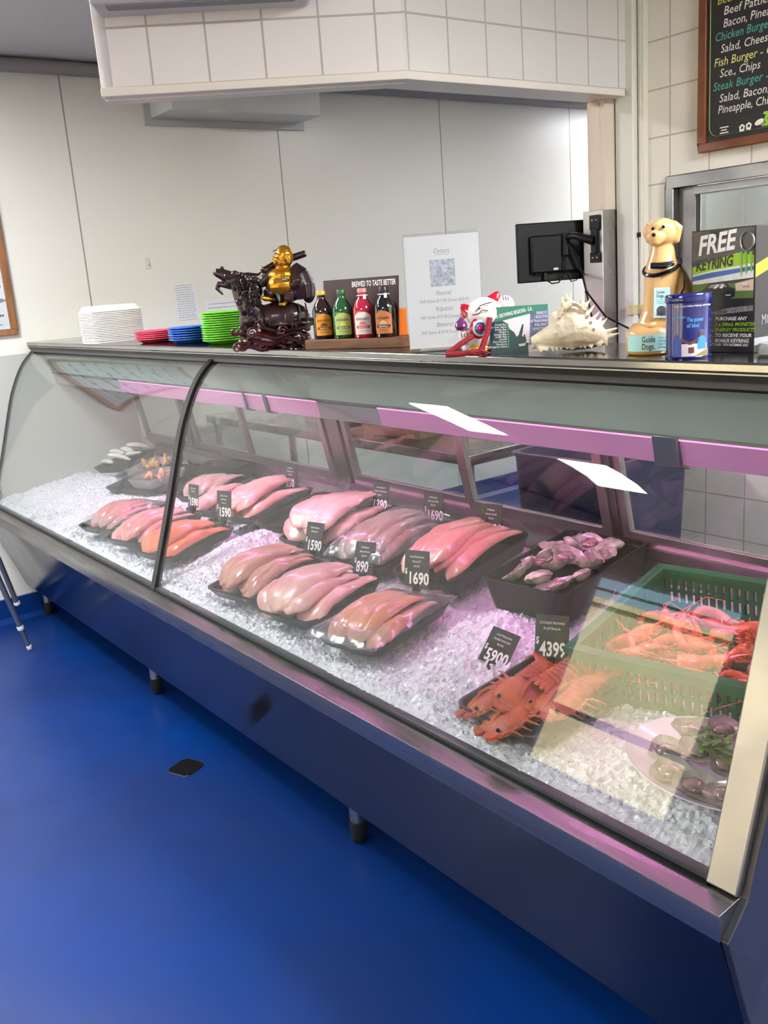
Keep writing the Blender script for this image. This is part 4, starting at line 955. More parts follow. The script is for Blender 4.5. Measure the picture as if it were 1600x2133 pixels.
mb = MB(); mb.lathe([(0,-.004),(.010,-.002),(.0145,.006),(.012,.014),(.005,.021),(0,.027)], 16); o = mb.build('purple_gourd', mat('ceramic_purple', '6b2a63', .15, coat=.5), ct); o.location = (cx(963), -.022, cz(682))
mb = MB(); mb.ell((cx(1000),-.018,.012), (.026,.018,.012), 14); mb.ell((cx(1030),-.005,.010), (.025,.018,.010), 14); mb.build('gold_feet', mat('ceramic_gold', 'c9963f', .2, .3, coat=.4), ct)
cord = mat('cord_red', '8f0f1e', .7, bump=.8, bscale=300)
mb = MB(); cpts = [(cx(1020),-.047,cz(662)),(cx(1014),-.053,cz(690)),(cx(1003),-.058,cz(716)),(cx(995),-.062,cz(735))]
mb.tube(cpts, [.0065]*4, 9); mb.tube([(cx(985),-.05,cz(695)),(cx(955),-.056,cz(712)),(cx(930),-.058,cz(728)),(cx(928),-.06,.0065),(cx(945),-.062,.006),(cx(985),-.064,.007),(cx(1000),-.064,.008)], .0062, 9)
for k in range(9): mb.tube([(cx(975+k*3),-.066,.010),(cx(985+k*4),-.070+.001*k,.004)], [.005,.0012], 6)
o = mb.build('braided_cord', cord); place(o, ct.location, YC-.05); tag(o, 'red braided cord with a tassel draped before the white cat', 'cord')

# postcard about oyster growing regions
q = at(1022, 736, 2, CT); a = Vector((q.x, .034, CT)); yaw_c = .62; CW = .125; CH = .098
cdp_ = thing('postcard', 'green and white growing regions card leaning by the big shell', 'card', (at(1022, 735, 1, .03).x, .03, CT), yaw_c); cdp_.rotation_euler = (-.1, 0, yaw_c)
mb = MB(); mb.box(0, CW, 0, .001, 0, CH, 0)
mb.quad((0,-.0003,.0),(CW*.66,-.0003,0),(CW*.66,-.0003,CH*.30),(0,-.0003,CH*.72), 0)
def poly(mb, pts, y, mi): mb.add([(x*CW, y, z*CH) for x, z in pts], [tuple(range(len(pts)))], mi)
poly(mb, [(0,.66),(1,.88),(1,1),(0,1)], -.0004, 1)
poly(mb, [(.22,.70),(.70,.82),(.68,.18),(.60,.22),(.54,.42),(.46,.34),(.42,.44),(.34,.52),(.30,.64)], -.0004, 2)
poly(mb, [(.70,.82),(1,.90),(1,.05),(.68,.05)], -.0005, 3); poly(mb, [(.66,.16),(1,.12),(1,0),(.66,0)], -.0006, 2)
poly(mb, [(.50,.40),(.56,.60),(.585,.60),(.57,.46),(.545,.30)], -.0006, 0); poly(mb, [(.52,.20),(.60,.40),(.63,.24),(.56,.17)], -.0006, 0); poly(mb, [(.49,.18),(.62,.20),(.60,.14),(.50,.13)], -.0006, 2)
mb.text('OUR GROWING REGIONS - S.A.', .011, (.006, -.0009, CH*.74), 4, width=.088, bold=.02, rot=.17)
for i, l in enumerate(('Denial Bay','St Peter Island','Smoky Bay','Haslam','Streaky Bay','Coffin Bay','Cowell','Port Vincent','Stansbury','Kangaroo Island')):
    mb.text(l, .0058, (.036, -.0008, CH*.60-.0052*i), 4, align='RIGHT'); mb.box(.038, .041, -.0008, -.0006, CH*.60-.0052*i, CH*.60-.0052*i+.003, 5)
for i, l in enumerate(('ENJOY','SOUTH','AUSTRALIAN','PACIFIC','OYSTERS')): mb.text(l, .0075, (CW*.985, -.0009, CH*(.80-.085*i)), 4, align='RIGHT')
mb.ell((CW*.84, -.0012, CH*.30), (.016,.0015,.011), 16, 6); mb.ell((CW*.83, -.002, CH*.31), (.011,.0015,.006), 14, 2)
mb.build('printed_card', [mat('card_dark_teal', '16424a', .4), mat('card_green', '2f7f68', .4), mat('card_pale', 'e3dbe0', .4), mat('card_blue', '6f7ba6', .4, vary='4a5578', scale=60), WINK, mat('card_mint', '59b36a', .5), mat('card_grey', '4f4a5a', .4)], cdp_, smooth=False)

# murex shell
q = at(1192, 731, 1, .11); K3 = 1/985.0
shl = thing('seashell', 'large cream spiny seashell on the counter beside the card', 'seashell', (q.x, .11, CT), YC)
def sx(px): return (px-1192)*K3
def sz(py): return (731-py)*K3
mb = MB()
mb.tube([(sx(1108),-.01,sz(708)),(sx(1140),-.012,sz(700)),(sx(1185),-.01,sz(690)),(sx(1235),-.005,sz(700)),(sx(1262),-.005,sz(712))], [.012,.022,.040,.03,.012], 14)
mb.tube([(sx(1195),-.004,sz(690)),(sx(1190),0,sz(660)),(sx(1184),0,sz(640)),(sx(1181),0,sz(622))], [.044,.034,.020,.007], 14)
mb.tube([(sx(1150),-.02,sz(650)),(sx(1160),-.025,sz(675)),(sx(1170),-.03,sz(700))], [.008,.014,.016], 10)
rs = random.Random(6)
for px, py, qx, qy, r in ((1230,700,1283,690,.008),(1238,690,1262,668,.006),(1235,684,1252,664,.006),(1245,708,1286,700,.007),(1222,676,1246,655,.006),(1215,662,1237,640,.006),(1208,655,1228,628,.006),(1204,648,1214,622,.005),(1184,630,1178,613,.006),(1186,632,1190,613,.004),(1172,640,1171,618,.005),(1160,660,1143,655,.006),(1150,680,1142,662,.006),(1120,706,1106,695,.006),(1118,712,1104,718,.006),(1200,640,1222,634,.004)):
    mb.tube([(sx(px),-.008,sz(py)),(sx((px+qx)/2),-.014,sz((py+qy)/2+2)),(sx(qx),-.016,sz(qy))], [r,r*.7,r*.25], 8)
for k in range(16):
    px = 1120+k*9; mb.tube([(sx(px),-.018,sz(714)),(sx(px+rs.uniform(-4,4)),-.034,sz(724+rs.uniform(-2,3)))], [.006,.0018], 7)
for k in range(16):
    px, py = 1150+k*5.2, 690-55*math.sin(PI*k/15)**.8+rs.uniform(-3,3); mb.tube([(sx(px),-.028,sz(py)),(sx(px+2),-.040,sz(py-3))], [.006,.002], 6)
o = fuse(mb.build('shell_body', mat('shell_cream', 'e6dcc3', .5, vary='cfc1a2', scale=25, bump=.4, bscale=120), shl), .0022, 2)

# guide dog coin box
q = at(1358, 737, 1, .10); K4 = 1/1085.0
dg = thing('dog_coin_box', 'tan plastic dog-shaped coin box with a pale blue band', 'coin box', (q.x, .10, CT), YC+.05); dg.scale = (.94,.94,.93)
def dx(px): return (px-1362)*K4
def dz(py): return (737-py)*K4
tan = mat('dog_tan', 'dcb074', .28, vary='d6a666', scale=6, coat=.4)
MB().lathe([(0,0),(.046,0),(.05,.003),(.0515,.01),(.0515,.04),(.05,.047),(.042,.055),(.036,.062),(0,.066)], 40, sx=1, sy=.9).build('plinth', tan, dg, ang=50)
mb = MB()
mb.tube([(dx(1366),-.004,.05),(dx(1374),-.004,dz(650)),(dx(1380),-.002,dz(600)),(dx(1385),.0,dz(560)),(dx(1386),.002,dz(530)),(dx(1387),.002,dz(500))], [.036,.031,.031,.034,.026,.020], 18)
mb.tube([(dx(1410),.01,dz(555)),(dx(1425),.02,dz(600)),(dx(1432),.02,dz(650)),(dx(1420),.02,dz(700))], [.022,.032,.03,.028], 14)
mb.ell((dx(1426),-.004,dz(636)), (.022,.02,.03), 12); mb.ell((dx(1350),-.024,.058), (.014,.016,.012), 10); mb.ell((dx(1385),-.028,.056), (.014,.016,.012), 10)
mb.ell((dx(1387),-.002,dz(482)), (.028,.027,.029), 20); mb.ell((dx(1364),-.018,dz(490)), (.019,.017,.016), 14); mb.ell((dx(1376),-.012,dz(472)), (.022,.02,.016), 12); mb.ell((dx(1362),-.022,dz(500)), (.013,.012,.008), 10)
mb.tube([(dx(1400),-.014,dz(466)),(dx(1412),-.012,dz(475)),(dx(1410),-.015,dz(505))], [.011,.013,.006], 10); mb.tube([(dx(1372),.02,dz(462)),(dx(1364),.024,dz(480)),(dx(1366),.022,dz(500))], [.011,.012,.006], 10)
fuse(mb.build('dog_body', tan, dg), .0024, 4)
mb = MB()
for px, py, y in ((1354.5,472,-.028),(1375,470,-.0335)): mb.ell((dx(px), y, dz(py)), (.0034,.003,.0034), 10)
mb.build('eyes', BLACK, dg); mb = MB(); mb.ell((dx(1354),-.034,dz(485)), (.0042,.004,.004), 10); mb.build('nose', BLACK, dg)
mb = MB(); ring = [(dx(1385)+.0345*math.cos(a), -.0+.0365*math.sin(a), dz(552)-.010*math.sin(a)*-1+.012*math.cos(a)) for a in [2*PI*k/28-PI for k in range(29)]]
mb.tube(ring, .0042, 8, cap=False); mb.tube([(dx(1345),-.038,dz(548)),(dx(1368),-.045,dz(550)),(dx(1392),-.044,dz(546))], [.006,.0075,.005], 10)
mb.tube([(dx(1414),-.022,dz(548)),(dx(1428),-.016,dz(570)),(dx(1424),-.024,dz(600)),(dx(1408),-.03,dz(622))], .0018, 6)
mb.build('harness', mat('harness_black', '0d0d0e', .2, coat=.4), dg)['label'] = 'black harness'
mb = MB(); RB = .0522
bend(mb, -.074, .074, .0085, .0415, RB, 40, 0); 
for v in range(len(mb.v)): mb.v[v] = (mb.v[v][0], mb.v[v][1]*.9, mb.v[v][2])
m2 = MB(); m2.text('Guide', .0165, (-.036, 0, .0265), 0, width=.026, bend=RB+.0005, bold=.012); m2.text('Dogs.', .0165, (-.036, 0, .0125), 0, width=.025, bend=RB+.0005, bold=.012)
for i, l in enumerate(('Your spare','change can','help me','change lives.')): m2.text(l, .0062, (-.004, 0, .0325-.0062*i), 0, bend=RB+.0005)
m2.v = [(x, y*.9, z) for x, y, z in m2.v]
band = mb.build('blue_band', mat('band_aqua', 'a9dcdc', .4), dg); m2.build('band_print', INK, band, smooth=False)
stk = MB().box(-.0155, .0155, -.001, .001, 0, .058).build('chest_sticker', mat('sticker_aqua', 'b5dfe0', .4), dg); stk.location = (dx(1368), -.0405, dz(658)); stk.rotation_euler = (-.07, .04, -.05)
mb = MB(); mb.text('Guide', .0085, (-.012, -.0014, .047), 0, width=.0165, bold=.012); mb.text('Dogs.', .0085, (-.012, -.0014, .0395), 0, width=.0155, bold=.012)
for i, l in enumerate(('Your spare','change can help','us change lives')): mb.text(l, .003, (-.012, -.0014, .034-.0034*i), 0)
mb.box(-.013, .012, -.0014, -.0011, .003, .024, 2); mb.ell((-.001, -.0016, .014), (.010,.001,.009), 12, 1); mb.box(-.011, .010, -.0014, -.0011, .0035, .010, 1)
mb.build('sticker_print', [INK, mat('dog_photo', '2c2e33', .5, vary='5c6068', scale=60), mat('photo_pale', 'cfd8da', .5)], stk, smooth=False)

# blue charity tin
q = at(1434, 744, 1, .055)
tn = thing('charity_tin', 'round blue money tin with a photo print and lid', 'money tin', (q.x, .055, CT), YC+.1)
R = .0395; NAVY = mat('tin_navy', '1b2163', .18, .2, coat=.6)
MB().lathe([(0,0),(R+.001,0),(R+.002,.003),(R,.005),(R,.098),(0,.098)], 44, sx=1, sy=.8).build('tin_body', NAVY, tn, ang=40)
lid = MB().lathe([(R+.001,.096),(R+.0018,.098),(R+.0018,.108),(R,.1105),(R-.004,.1105),(R-.006,.109),(0,.109)], 44, sx=1, sy=.8).build('lid', NAVY, tn, ang=40)
MB().box(-.012, .012, -.0015, .0015, .1092, .1097).build('coin_slot', BLACK, lid)
mb = MB(); bend(mb, -.038, .022, .004, .026, R+.0005, 18, 0); bend(mb, -.044, -.026, .004, lambda u: .042-.012*u*u, R+.0007, 8, 1); bend(mb, .002, .020, .016, lambda u: .040-.008*u*u, R+.0008, 8, 2); bend(mb, .0055, .0145, .039, .047, R+.0009, 6, 3); bend(mb, .004, .016, .046, lambda u: .050-.002*u*u, R+.001, 6, 1)
bend(mb, -.026, .004, lambda u: .024+.006*abs(u), lambda u: .029+.007*abs(u), R+.001, 10, 3); bend(mb, -.010, .026, .004, lambda u: .010+.008*u, R+.001, 8, 4); bend(mb, -.014,-.004,.010,.020,R+.0011,5,3)
mb.text('The power', .0105, (-.017, 0, .064), 5, width=.031, bend=R+.0008, bold=.012); mb.text('of kind', .0105, (-.017, 0, .054), 5, width=.021, bend=R+.0008, bold=.012); mb.text('greater', .008, (-.042, 0, .070), 5, bend=R+.0008); mb.text('make enjoy makes helping makes happy', .0045, (-.040, 0, .0895), 6, width=.074, bend=R+.0008)
mb.v = [(x, y*.8, z) for x, y, z in mb.v]
mb.build('tin_print', [mat('tin_pale', 'cdbfc6', .4), mat('tin_blue', '244a9c', .4), mat('tin_bluelight', '3f86c8', .4), mat('tin_skin', '5a3a32', .4), mat('tin_wood', '8a7440', .4), mat('tin_text', '4aa0dc', .4), WINK], tn, smooth=False)

# energy drink promotion box
q = at(1570, 735, 1, .135)
bxw, bxh, bxd = .130, .217, .12
pb = thing('promotion_box', 'tall black drink promotion carton offering a free keyring', 'carton', (q.x, .135, CT), -.02)
BB = mat('carton_black', '1c1c1e', .35); 
MB().box(-bxw, 0, 0, bxd, 0, bxh).build('carton', BB, pb, bevel=.001)
mb = MB(); e = -.0006
def pp4(pts, mi, y=e): mb.add([(-bxw+x*bxw, y, z*bxh) for x, z in pts], [tuple(range(len(pts)))], mi)
pp4([(.02,.60),(.98,.68),(.98,.99),(.02,.99)], 0)
pp4([(.30,.93),(.62,.93),(.62,.985),(.30,.985)], 1, e*1.6)
pp4([(.02,.645),(.98,.715),(.98,.775),(.72,.80),(.02,.705)], 2, e*1.6)
pp4([(.02,.56),(.98,.60),(.98,.715),(.02,.645)], 3, e*1.4); pp4([(.02,.59),(.98,.66),(.98,.69),(.3,.655),(.02,.625)], 4, e*1.7)
pp4([(.02,.44),(.98,.44),(.98,.56),(.02,.565)], 5, e*1.5); pp4([(.70,.56),(.98,.59),(.98,.50),(.72,.50)], 6, e*1.6)
pp4([(.15,.455),(.14,.50),(.22,.525),(.30,.565),(.55,.575),(.62,.535),(.70,.52),(.70,.455),(.62,.44),(.25,.44)], 1, e*2.0); pp4([(.27,.53),(.32,.557),(.53,.565),(.58,.535)], 7, e*2.3)
pp4([(.36,.525),(.42,.555),(.45,.555),(.41,.525)], 8, e*2.6); pp4([(.46,.525),(.50,.555),(.53,.553),(.51,.525)], 8, e*2.6); pp4([(.24,.465),(.30,.465),(.30,.472),(.24,.472)], 8, e*2.6); pp4([(.56,.465),(.64,.465),(.64,.472),(.56,.472)], 8, e*2.6)
pp4([(.28,.30),(.98,.34),(.98,.385),(.6,.365),(.30,.33)], 9, e*1.5)
mb.text('FREE', .046, (-bxw+.014, e*2.5, bxh*.80), 8, width=.082, shear=.3, bold=.03, rot=.10)
mb.text('KEYRING', .026, (-bxw+.010, e*2.5, bxh*.672), 1, width=.078, shear=.25, bold=.03, rot=.09); mb.text('MONSTER ENERGY', .0075, (-bxw+.010, e*2.5, bxh*.728), 7, width=.042, shear=.2, rot=.09)
for k in range(3):
    x = .76+k*.075; pp4([(x,.80),(x+.05,.81),(x+.045,.72),(x+.055,.66),(x+.03,.60+.02*k),(x+.02,.70)], 10, e*3)
for i, (l, mi) in enumerate((('PURCHASE ANY', 8), ('2 x 500mL MONSTER', 2), ('ENERGY PRODUCTS', 2), ('TO RECEIVE YOUR', 8), ('BONUS KEYRING', 8))): mb.text(l, .0088, (-bxw*.60, e*2.5, bxh*.265-.0098*i), mi, shear=.2, bold=.02)
mb.text('.COM', .007, (-bxw*.76, e*2.5, bxh*.165), 7)
for i in range(6): mb.box(-bxw*.72, -bxw*.06, e*2.2, e*1.8, bxh*.142-.003*i, bxh*.142-.003*i+.001, 9)
mb.text('TH OCTOBER - 9TH DECEMBER 2022', .0058, (-bxw*.76, e*2.5, bxh*.055), 8, width=bxw*.68, bold=.02)
mb.text('CAM', .005, (-bxw*.18, e*3, bxh*.545), 8, bold=.02); mb.box(-bxw*.18, -bxw*.08, e*3, e*2.6, bxh*.527, bxh*.536, 7)
cm = [mat('carton_grey', '5a5a5c', .3, vary='3f3f42', scale=20), mat('print_black', '18191b', .35), mat('print_lime', '97c21f', .35), mat('print_sky', 'c9d2dc', .4, vary='e8e6e4', scale=40), mat('print_blue', '3a5fa8', .4), mat('print_grass', '55722f', .4), mat('print_sand', 'cdb7a3', .4), mat('print_grey', '8b8c8e', .4), WINK, mat('print_gravel', '5b5654', .5, vary='8a8583', scale=200), mat('print_claw', '6fae3a', .35)]
mb.build('front_print', cm, pb, smooth=False)
mb = MB(); mb.tube([(-bxw*.115+.013*math.cos(a), -.003, bxh*.885+.016*math.sin(a)) for a in [2*PI*k/26 for k in range(27)]], .0014, 6, cap=False); mb.build('key_ring', STEEL, pb)
mb = MB(); mb.box(-bxw*.80, -bxw*.70, -.004, -.001, bxh*.20, bxh*.43); mb.build('key_tag', mat('tag_grey', '8f9294', .3, .5), pb, bevel=.002)
mb = MB()
def rs4(pts, mi, x=.0006): mb.add([(x, y*bxd, z*bxh) for y, z in pts], [tuple(range(len(pts)))], mi)
rs4([(0,.60),(.35,.66),(.35,.76),(0,.70)], 1)
for k in range(3): rs4([(.38+k*.2,.68),(.52+k*.2,.69),(.50+k*.2,.5),(.54+k*.2,.38),(.46+k*.2,.28+.04*k),(.43+k*.2,.5)], 0, .0009)
vv = MB(); vv.text('MONSTER', .026, (0, 0, 0), width=.085); mb.add([(.0009, .02+x, bxh*.22+z) for x, y, z in vv.v], vv.f, 2)
rs4([(0,.06),(.9,.10),(.9,.20),(.5,.12),(0,.12)], 2, .0007)
mb.build('side_print', [mat('claw_green', '7fc23a', .35), cm[2], cm[7]], pb, smooth=False)
q = at(1606, 741, 1, .10); mb = MB(); mb.lathe([(0,0),(.018,0),(.022,.004),(.022,.018),(.019,.022),(.008,.023),(.007,.010),(0,.010)], 24)
o = mb.build('tape_roll', mat('tape_grey', '8d9291', .3, coat=.3)); place(o, (q.x, .10, CT)); tag(o, 'small grey roll at the far right end of the counter', 'tape roll')
mb = MB(); mb.ell((0,0,.002), (.0035,.0025,.002), 8)
o = mb.build('crumb', WHITE); q = at(592, 730, 2, CT); place(o, (q.x, max(.006, q.y), CT)); tag(o, 'tiny white crumb on the counter before the statue, left of two', 'crumb', 'crumbs on the counter')
o2 = copy_tree(o); q = at(612, 729, 2, CT); place(o2, (q.x, max(.006, q.y), CT)); o2['label'] = 'tiny white crumb on the counter before the statue, right of two'

# ------------------------------------------------------------------ on the walls
wd = mat('frame_oak', '9c6a44', .45, vary='84552f', scale=10, stretch=(4,4,.6))
fc = thing('framed_chart', 'oak framed chart of sea creatures on the left wall, at the left edge', 'framed picture', (0, 0, 0))
fy1, fy0, fz0, fz1 = -.035, -.60, 1.392, 2.10
mb = MB(); mb.box(.001,.02,fy0,fy1,fz0,fz0+.03).box(.001,.02,fy0,fy1,fz1-.03,fz1).box(.001,.02,fy0,fy0+.03,fz0+.03,fz1-.03).box(.001,.02,fy1-.03,fy1,fz0+.03,fz1-.03)
mb.build('frame', wd, fc, bevel=.003)
mb = MB(); mb.box(.001,.008,fy0+.03,fy1-.03,fz0+.03,fz1-.03,0)
rc = random.Random(9)
for r_ in range(8):
    for c_ in range(6):
        y = fy0+.08+c_*.083+rc.uniform(-.01,.01); z = fz0+.10+r_*.07+rc.uniform(-.01,.01); L_ = rc.uniform(.018,.032)
        mb.ell((.0085,y,z),(.0008,L_,L_*.38),10,1+(r_+c_) % 2); mb.add([(.0092,y+L_*.8,z),(.0092,y+L_*1.35,z+L_*.4),(.0092,y+L_*1.35,z-L_*.4)],[(0,1,2)],1+(r_+c_) % 2)
mb.box(.0085,.009,fy0+.06,fy1-.06,fz0+.05,fz0+.054,1)
mb.build('chart', [mat('chart_pale', 'dfe8ec', .4), mat('chart_grey', '6b7b85', .5), mat('chart_dark', '3b4750', .5)], fc)
MB().box(.010,.012,fy0+.03,fy1-.03,fz0+.03,fz1-.03).build('glass', clear_mat('chart_glass', (.98,.98,.98)), fc)
def wallpaper_sheet(y0, y1, z0, z1, rot, label, lines, m=PAPER):
    t = thing('paper_notice', label, 'notice', (.002, (y0+y1)/2, (z0+z1)/2)); t.rotation_euler = (rot, 0, 0)
    MB().box(0, .001, -(y1-y0)/2, (y1-y0)/2, -(z1-z0)/2, (z1-z0)/2).build('sheet', m, t, smooth=False)
    mb = MB(); rr = random.Random(int(y0*100)); H = (z1-z0)
    for i in range(lines):
        z = H/2-H*(i+1)/(lines+1); x = -(y1-y0)*.42
        while x < (y1-y0)*.30:
            w_ = rr.uniform(.004,.016); mb.box(.0011,.0013,x,x+w_,z,z+.0025 if lines > 6 else z+.003); x += w_+.004
            if lines <= 6: mb.box(.0011,.0013,-(y1-y0)*.36,(y1-y0)*.36,z,z+.0025); break
    mb.build('handwriting', mat('pen_grey', '6f6f78', .6), t, smooth=False)
wallpaper_sheet(.803, .938, 1.388, 1.578, .03, 'white handwritten list taped to the left wall above the plates', 15)
wallpaper_sheet(.975, 1.185, 1.35, 1.478, 0, 'white printed notice on the left wall behind the green plates', 5)
mb = MB(); mb.box(0,.003,-.011,.011,-.028,.028); mb.tube([(.003,0,-.004),(.016,0,-.014),(.018,0,-.006)], .003, 7)
o = mb.build('adhesive_hook', mat('hook_clear', 'd8d6cc', .3), bevel=.001); place(o, at(307, 548, 0, .0005)); tag(o, 'small pale adhesive hook on the left wall', 'hook')
# wall unit under the bulkhead
u = thing('wall_unit', 'white box-shaped unit fixed high on the left wall under the bulkhead', 'wall unit', (0, 0, 0))
uw = mat('unit_white', 'c9cac6', .4)
MB().box(0, .26, .79, 1.66, 2.395, CEIL-.002).build('housing', uw, u, bevel=.004)
mb = MB(); mb.box(0,.018,.755,1.705,2.362,2.395).box(0,.018,.755,.79,2.395,2.60).box(0,.018,1.66,1.705,2.395,2.60); mb.build('flange', mat('unit_flange', 'b4b6b4', .35), u, bevel=.002)
mb = MB(); mb.lathe([(0,-.006),(.045,-.006),(.05,0)], 28); o = mb.build('round_vent', uw, u); q = at(455, 231, 2, 2.39); o.location = q
# air conditioner on the angled bulkhead
nrm = Vector((dab.y, -dab.x, 0)); off = .13
PA = Vector((A.x, A.y, 0))
pL = atp(205, 36, PA, nrm); pR = atp(645, 16, PA, nrm)
acz = min(pL.z, pR.z)
aL = (pL-PA).dot(Vector((dab.x, dab.y, 0))); aR = (pR-PA).dot(Vector((dab.x, dab.y, 0)))
acu = thing('air_conditioner', 'pale grey air conditioning unit high on the tiled bulkhead', 'air conditioner', (A.x, A.y, 0), ang)
MB().box(aL, aR, -off, -.001, acz, 2.56).build('unit_body', mat('ac_grey', 'b6b4b2', .4), acu, bevel=.012, bseg=4)
mb = MB(); mb.box(aL+.04, aR-.04, -off+.012, -off+.05, acz-.004, acz+.002); mb.build('air_slot', mat('slot_dark', '6f7072', .5), acu)

# chalkboard menu
bY = YW-.022
cbx, cbz = 2.8206, 1.839
cb = thing('chalkboard', 'black burger menu board in a brown wooden frame on the tiled wall', 'menu board', (cbx, bY, cbz))
bw_, bh_ = .62, .72; fb = .026
frb = mat('frame_brown', '7d4520', .45, vary='6a3818', scale=12)
mb = MB(); mb.box(0,bw_,0,.02,0,fb).box(0,bw_,0,.02,bh_-fb,bh_).box(0,fb,0,.02,fb,bh_-fb).box(bw_-fb,bw_,0,.02,fb,bh_-fb); mb.build('frame', frb, cb, bevel=.003)
bd = MB().box(fb,bw_-fb,.008,.018,fb,bh_-fb).build('board', mat('board_black', '1d1d1f', .5), cb, smooth=False)
CHW, CHT, CHY, CHL = mat('chalk_white', 'e9e6dc', .6), mat('chalk_teal', '4fae9c', .6), mat('chalk_yellow', 'e6e08c', .6), mat('chalk_lime', 'c3c83e', .6)
mb = MB(); y_ = .0072
def bl(px, py): p = at(px, py, 1, bY+.0075); return p.x-cbx, p.z-cbz
for tx, px, py, mi, wd_ in (('Beef Burger', 1494, 11, 3, .15), ('Beef Patties', 1507, 32, 0, .155), ('Bacon, Pineapple', 1506, 58, 0, .205), ('Chicken Burger', 1489, 88, 1, .187), ('Salad, Cheese', 1501, 111, 0, .170), ('Fish Burger - C', 1487, 141, 2, .196), ('Sce., Chips', 1499, 162, 0, .136), ('Steak Burger -', 1485, 191, 1, .186), ('Salad, Bacon,', 1498, 214, 0, .165), ('Pineapple, Chips', 1495, 238, 0, .195)):
    x, z = bl(px, py); mb.text(tx, .034, (x, y_, z), mi, width=wd_, shear=.18)
x, z = bl(1500, 268)
for i in range(3): mb.box(x+.004*(i == 1), x+.030-.006*(i == 1), y_-.0003, y_, z-.008*i, z-.008*i+.0035, 0)
mb.build('chalk_writing', [CHW, CHT, CHY, CHL], bd, smooth=False); mb = MB()
for px, py in ((1546,266),(1560,262)):
    x, z = bl(px, py); mb.add([(x-.008,y_,z-.010),(x+.006,y_,z-.012),(x+.010,y_,z+.004),(x,y_,z+.011),(x-.010,y_,z+.004)], [(0,1,2,3,4)], 0); mb.add([(x-.004,y_-.0003,z-.004),(x+.004,y_-.0003,z-.004),(x+.004,y_-.0003,z+.004),(x-.003,y_-.0003,z+.004)], [(0,1,2,3)], 4)
x, z = bl(1582, 254); mb.ell((x,y_,z), (.016,.0006,.008), 12, 0, rot=(0,-.3,0)); mb.ell((x+.012,y_,z-.008), (.007,.0006,.007), 10, 5)
for k in range(5): mb.ell((x+.022+.005*(k % 2),y_-.001,z+.002+.008*k-.012), (.010,.0006,.005), 8, 6, rot=(0,.8*k,0))
mb.build('chalk_drawing', [CHW, CHT, CHY, CHL, INK, mat('onion_purple', '8a7f96', .6), mat('leaf_green', '8fc02c', .6)], bd, smooth=False)
mb = MB(); x0_, x1_, z0_, z1_, rr_ = fb+.012, bw_-fb-.012, fb+.016, bh_-fb-.016, .03
pts = [(x, .0065, z) for x, z in [(a+(x0_+x1_)/2, b+(z0_+z1_)/2) for a, b in rrect(x1_-x0_, z1_-z0_, rr_, 6)]]
mb.tube(pts+[pts[0]], .0022, 6, flat=.4, cap=False); mb.build('chalk_border', mat('chalk_olive', '9a9a58', .6), bd)

# monitor on its arm
mon = thing('monitor', 'black monitor seen from behind on a wall arm', 'monitor')
c0, c1, c2 = atd(1078, 471, 3.36), atd(1080, 591, 3.36), None
ml = 3.42
tl = atd(1078, 472, 3.36); bl_ = atd(1080, 591, 3.36); hgt = (tl-bl_).length
mon.location = bl_; myaw = 1.06; mon.rotation_euler = (0, 0, myaw)
MW = .36
MB().box(0, MW, 0, .018, 0, hgt).build('casing', BLACK, mon, bevel=.004)
MB().box(.045, MW-.045, -.022, .002, .03, hgt*.78).build('rear_housing', mat('mon_dark', '0a0a0b', .45, spec=.25), mon, bevel=.006)
MB().box(.004, MW-.004, .018, .019, .006, hgt-.006).build('screen', mat('screen', '0a0b0d', .15), mon)
MB().box(.125, .142, -.024, -.021, .038, .046).build('label_plate', mat('mon_label', 'd8d8d8', .5), mon)
mb = MB()
for k in range(3): mb.box(.06+k*.010, .066+k*.010, -.016, -.004, .024, .034)
mb.box(.09, .102, -.018, -.004, .004, .034); mb.build('ports_and_plug', BLACK, mon, bevel=.001)
arm = thing('wall_bracket', 'black wall bracket and arm holding the monitor', 'wall bracket', (XP-.062, 1.262, 1.60))
mb = MB(); mb.box(-.022, .022, -.008, 0, .035, .085).box(-.022, .022, -.008, 0, -.075, -.04).box(-.012, .012, -.014, 0, -.045, .04); mb.build('wall_plate', BLACK, arm, bevel=.002)
mb = MB()
for zz in (.068, -.058):
    for xx in (-.008, .010): mb.ell((xx, -.009, zz), (.004,.002,.004), 8)
mb.build('screws', STEEL, arm)
mp = Vector(mon.location)+Matrix.Rotation(myaw, 3, 'Z') @ Vector((.17, -.03, hgt*.72))
loc = mp-Vector(arm.location)
mb = MB(); mb.tube([(0,-.016,.0),(loc.x*.5,-.03+loc.y*.5,loc.z*.5+.012),tuple(loc)], [.016,.012,.010], 10); mb.tube([tuple(loc+Vector((0,0,.015))), tuple(loc-Vector((0,0,.06)))], [.012,.014], 10)
mb.build('arm', BLACK, arm)
R3 = Matrix.Rotation(myaw, 3, 'Z')
def mpt(x, y, z): return Vector(mon.location)+R3 @ Vector((x, y, z))
mb = MB(); e1 = mpt(.165,-.04,hgt*.70)
mb.tube([mpt(.165,-.03,hgt*.45), mpt(.16,-.04,hgt*.25), mpt(.165,-.035,.03), mpt(.14,-.03,-.006), mpt(.115,-.03,-.008), mpt(.097,-.02,.006)], .0026, 6)
mb.tube([mpt(.166,-.035,.03), mpt(.185,-.035,-.006), mpt(.205,-.035,-.002), mpt(.215,-.03,.02)], .0024, 6)
P1 = atd(1222, 608, 3.2); P2 = atd(1262, 660, 3.15); P3 = atd(1310, 684, 3.12)
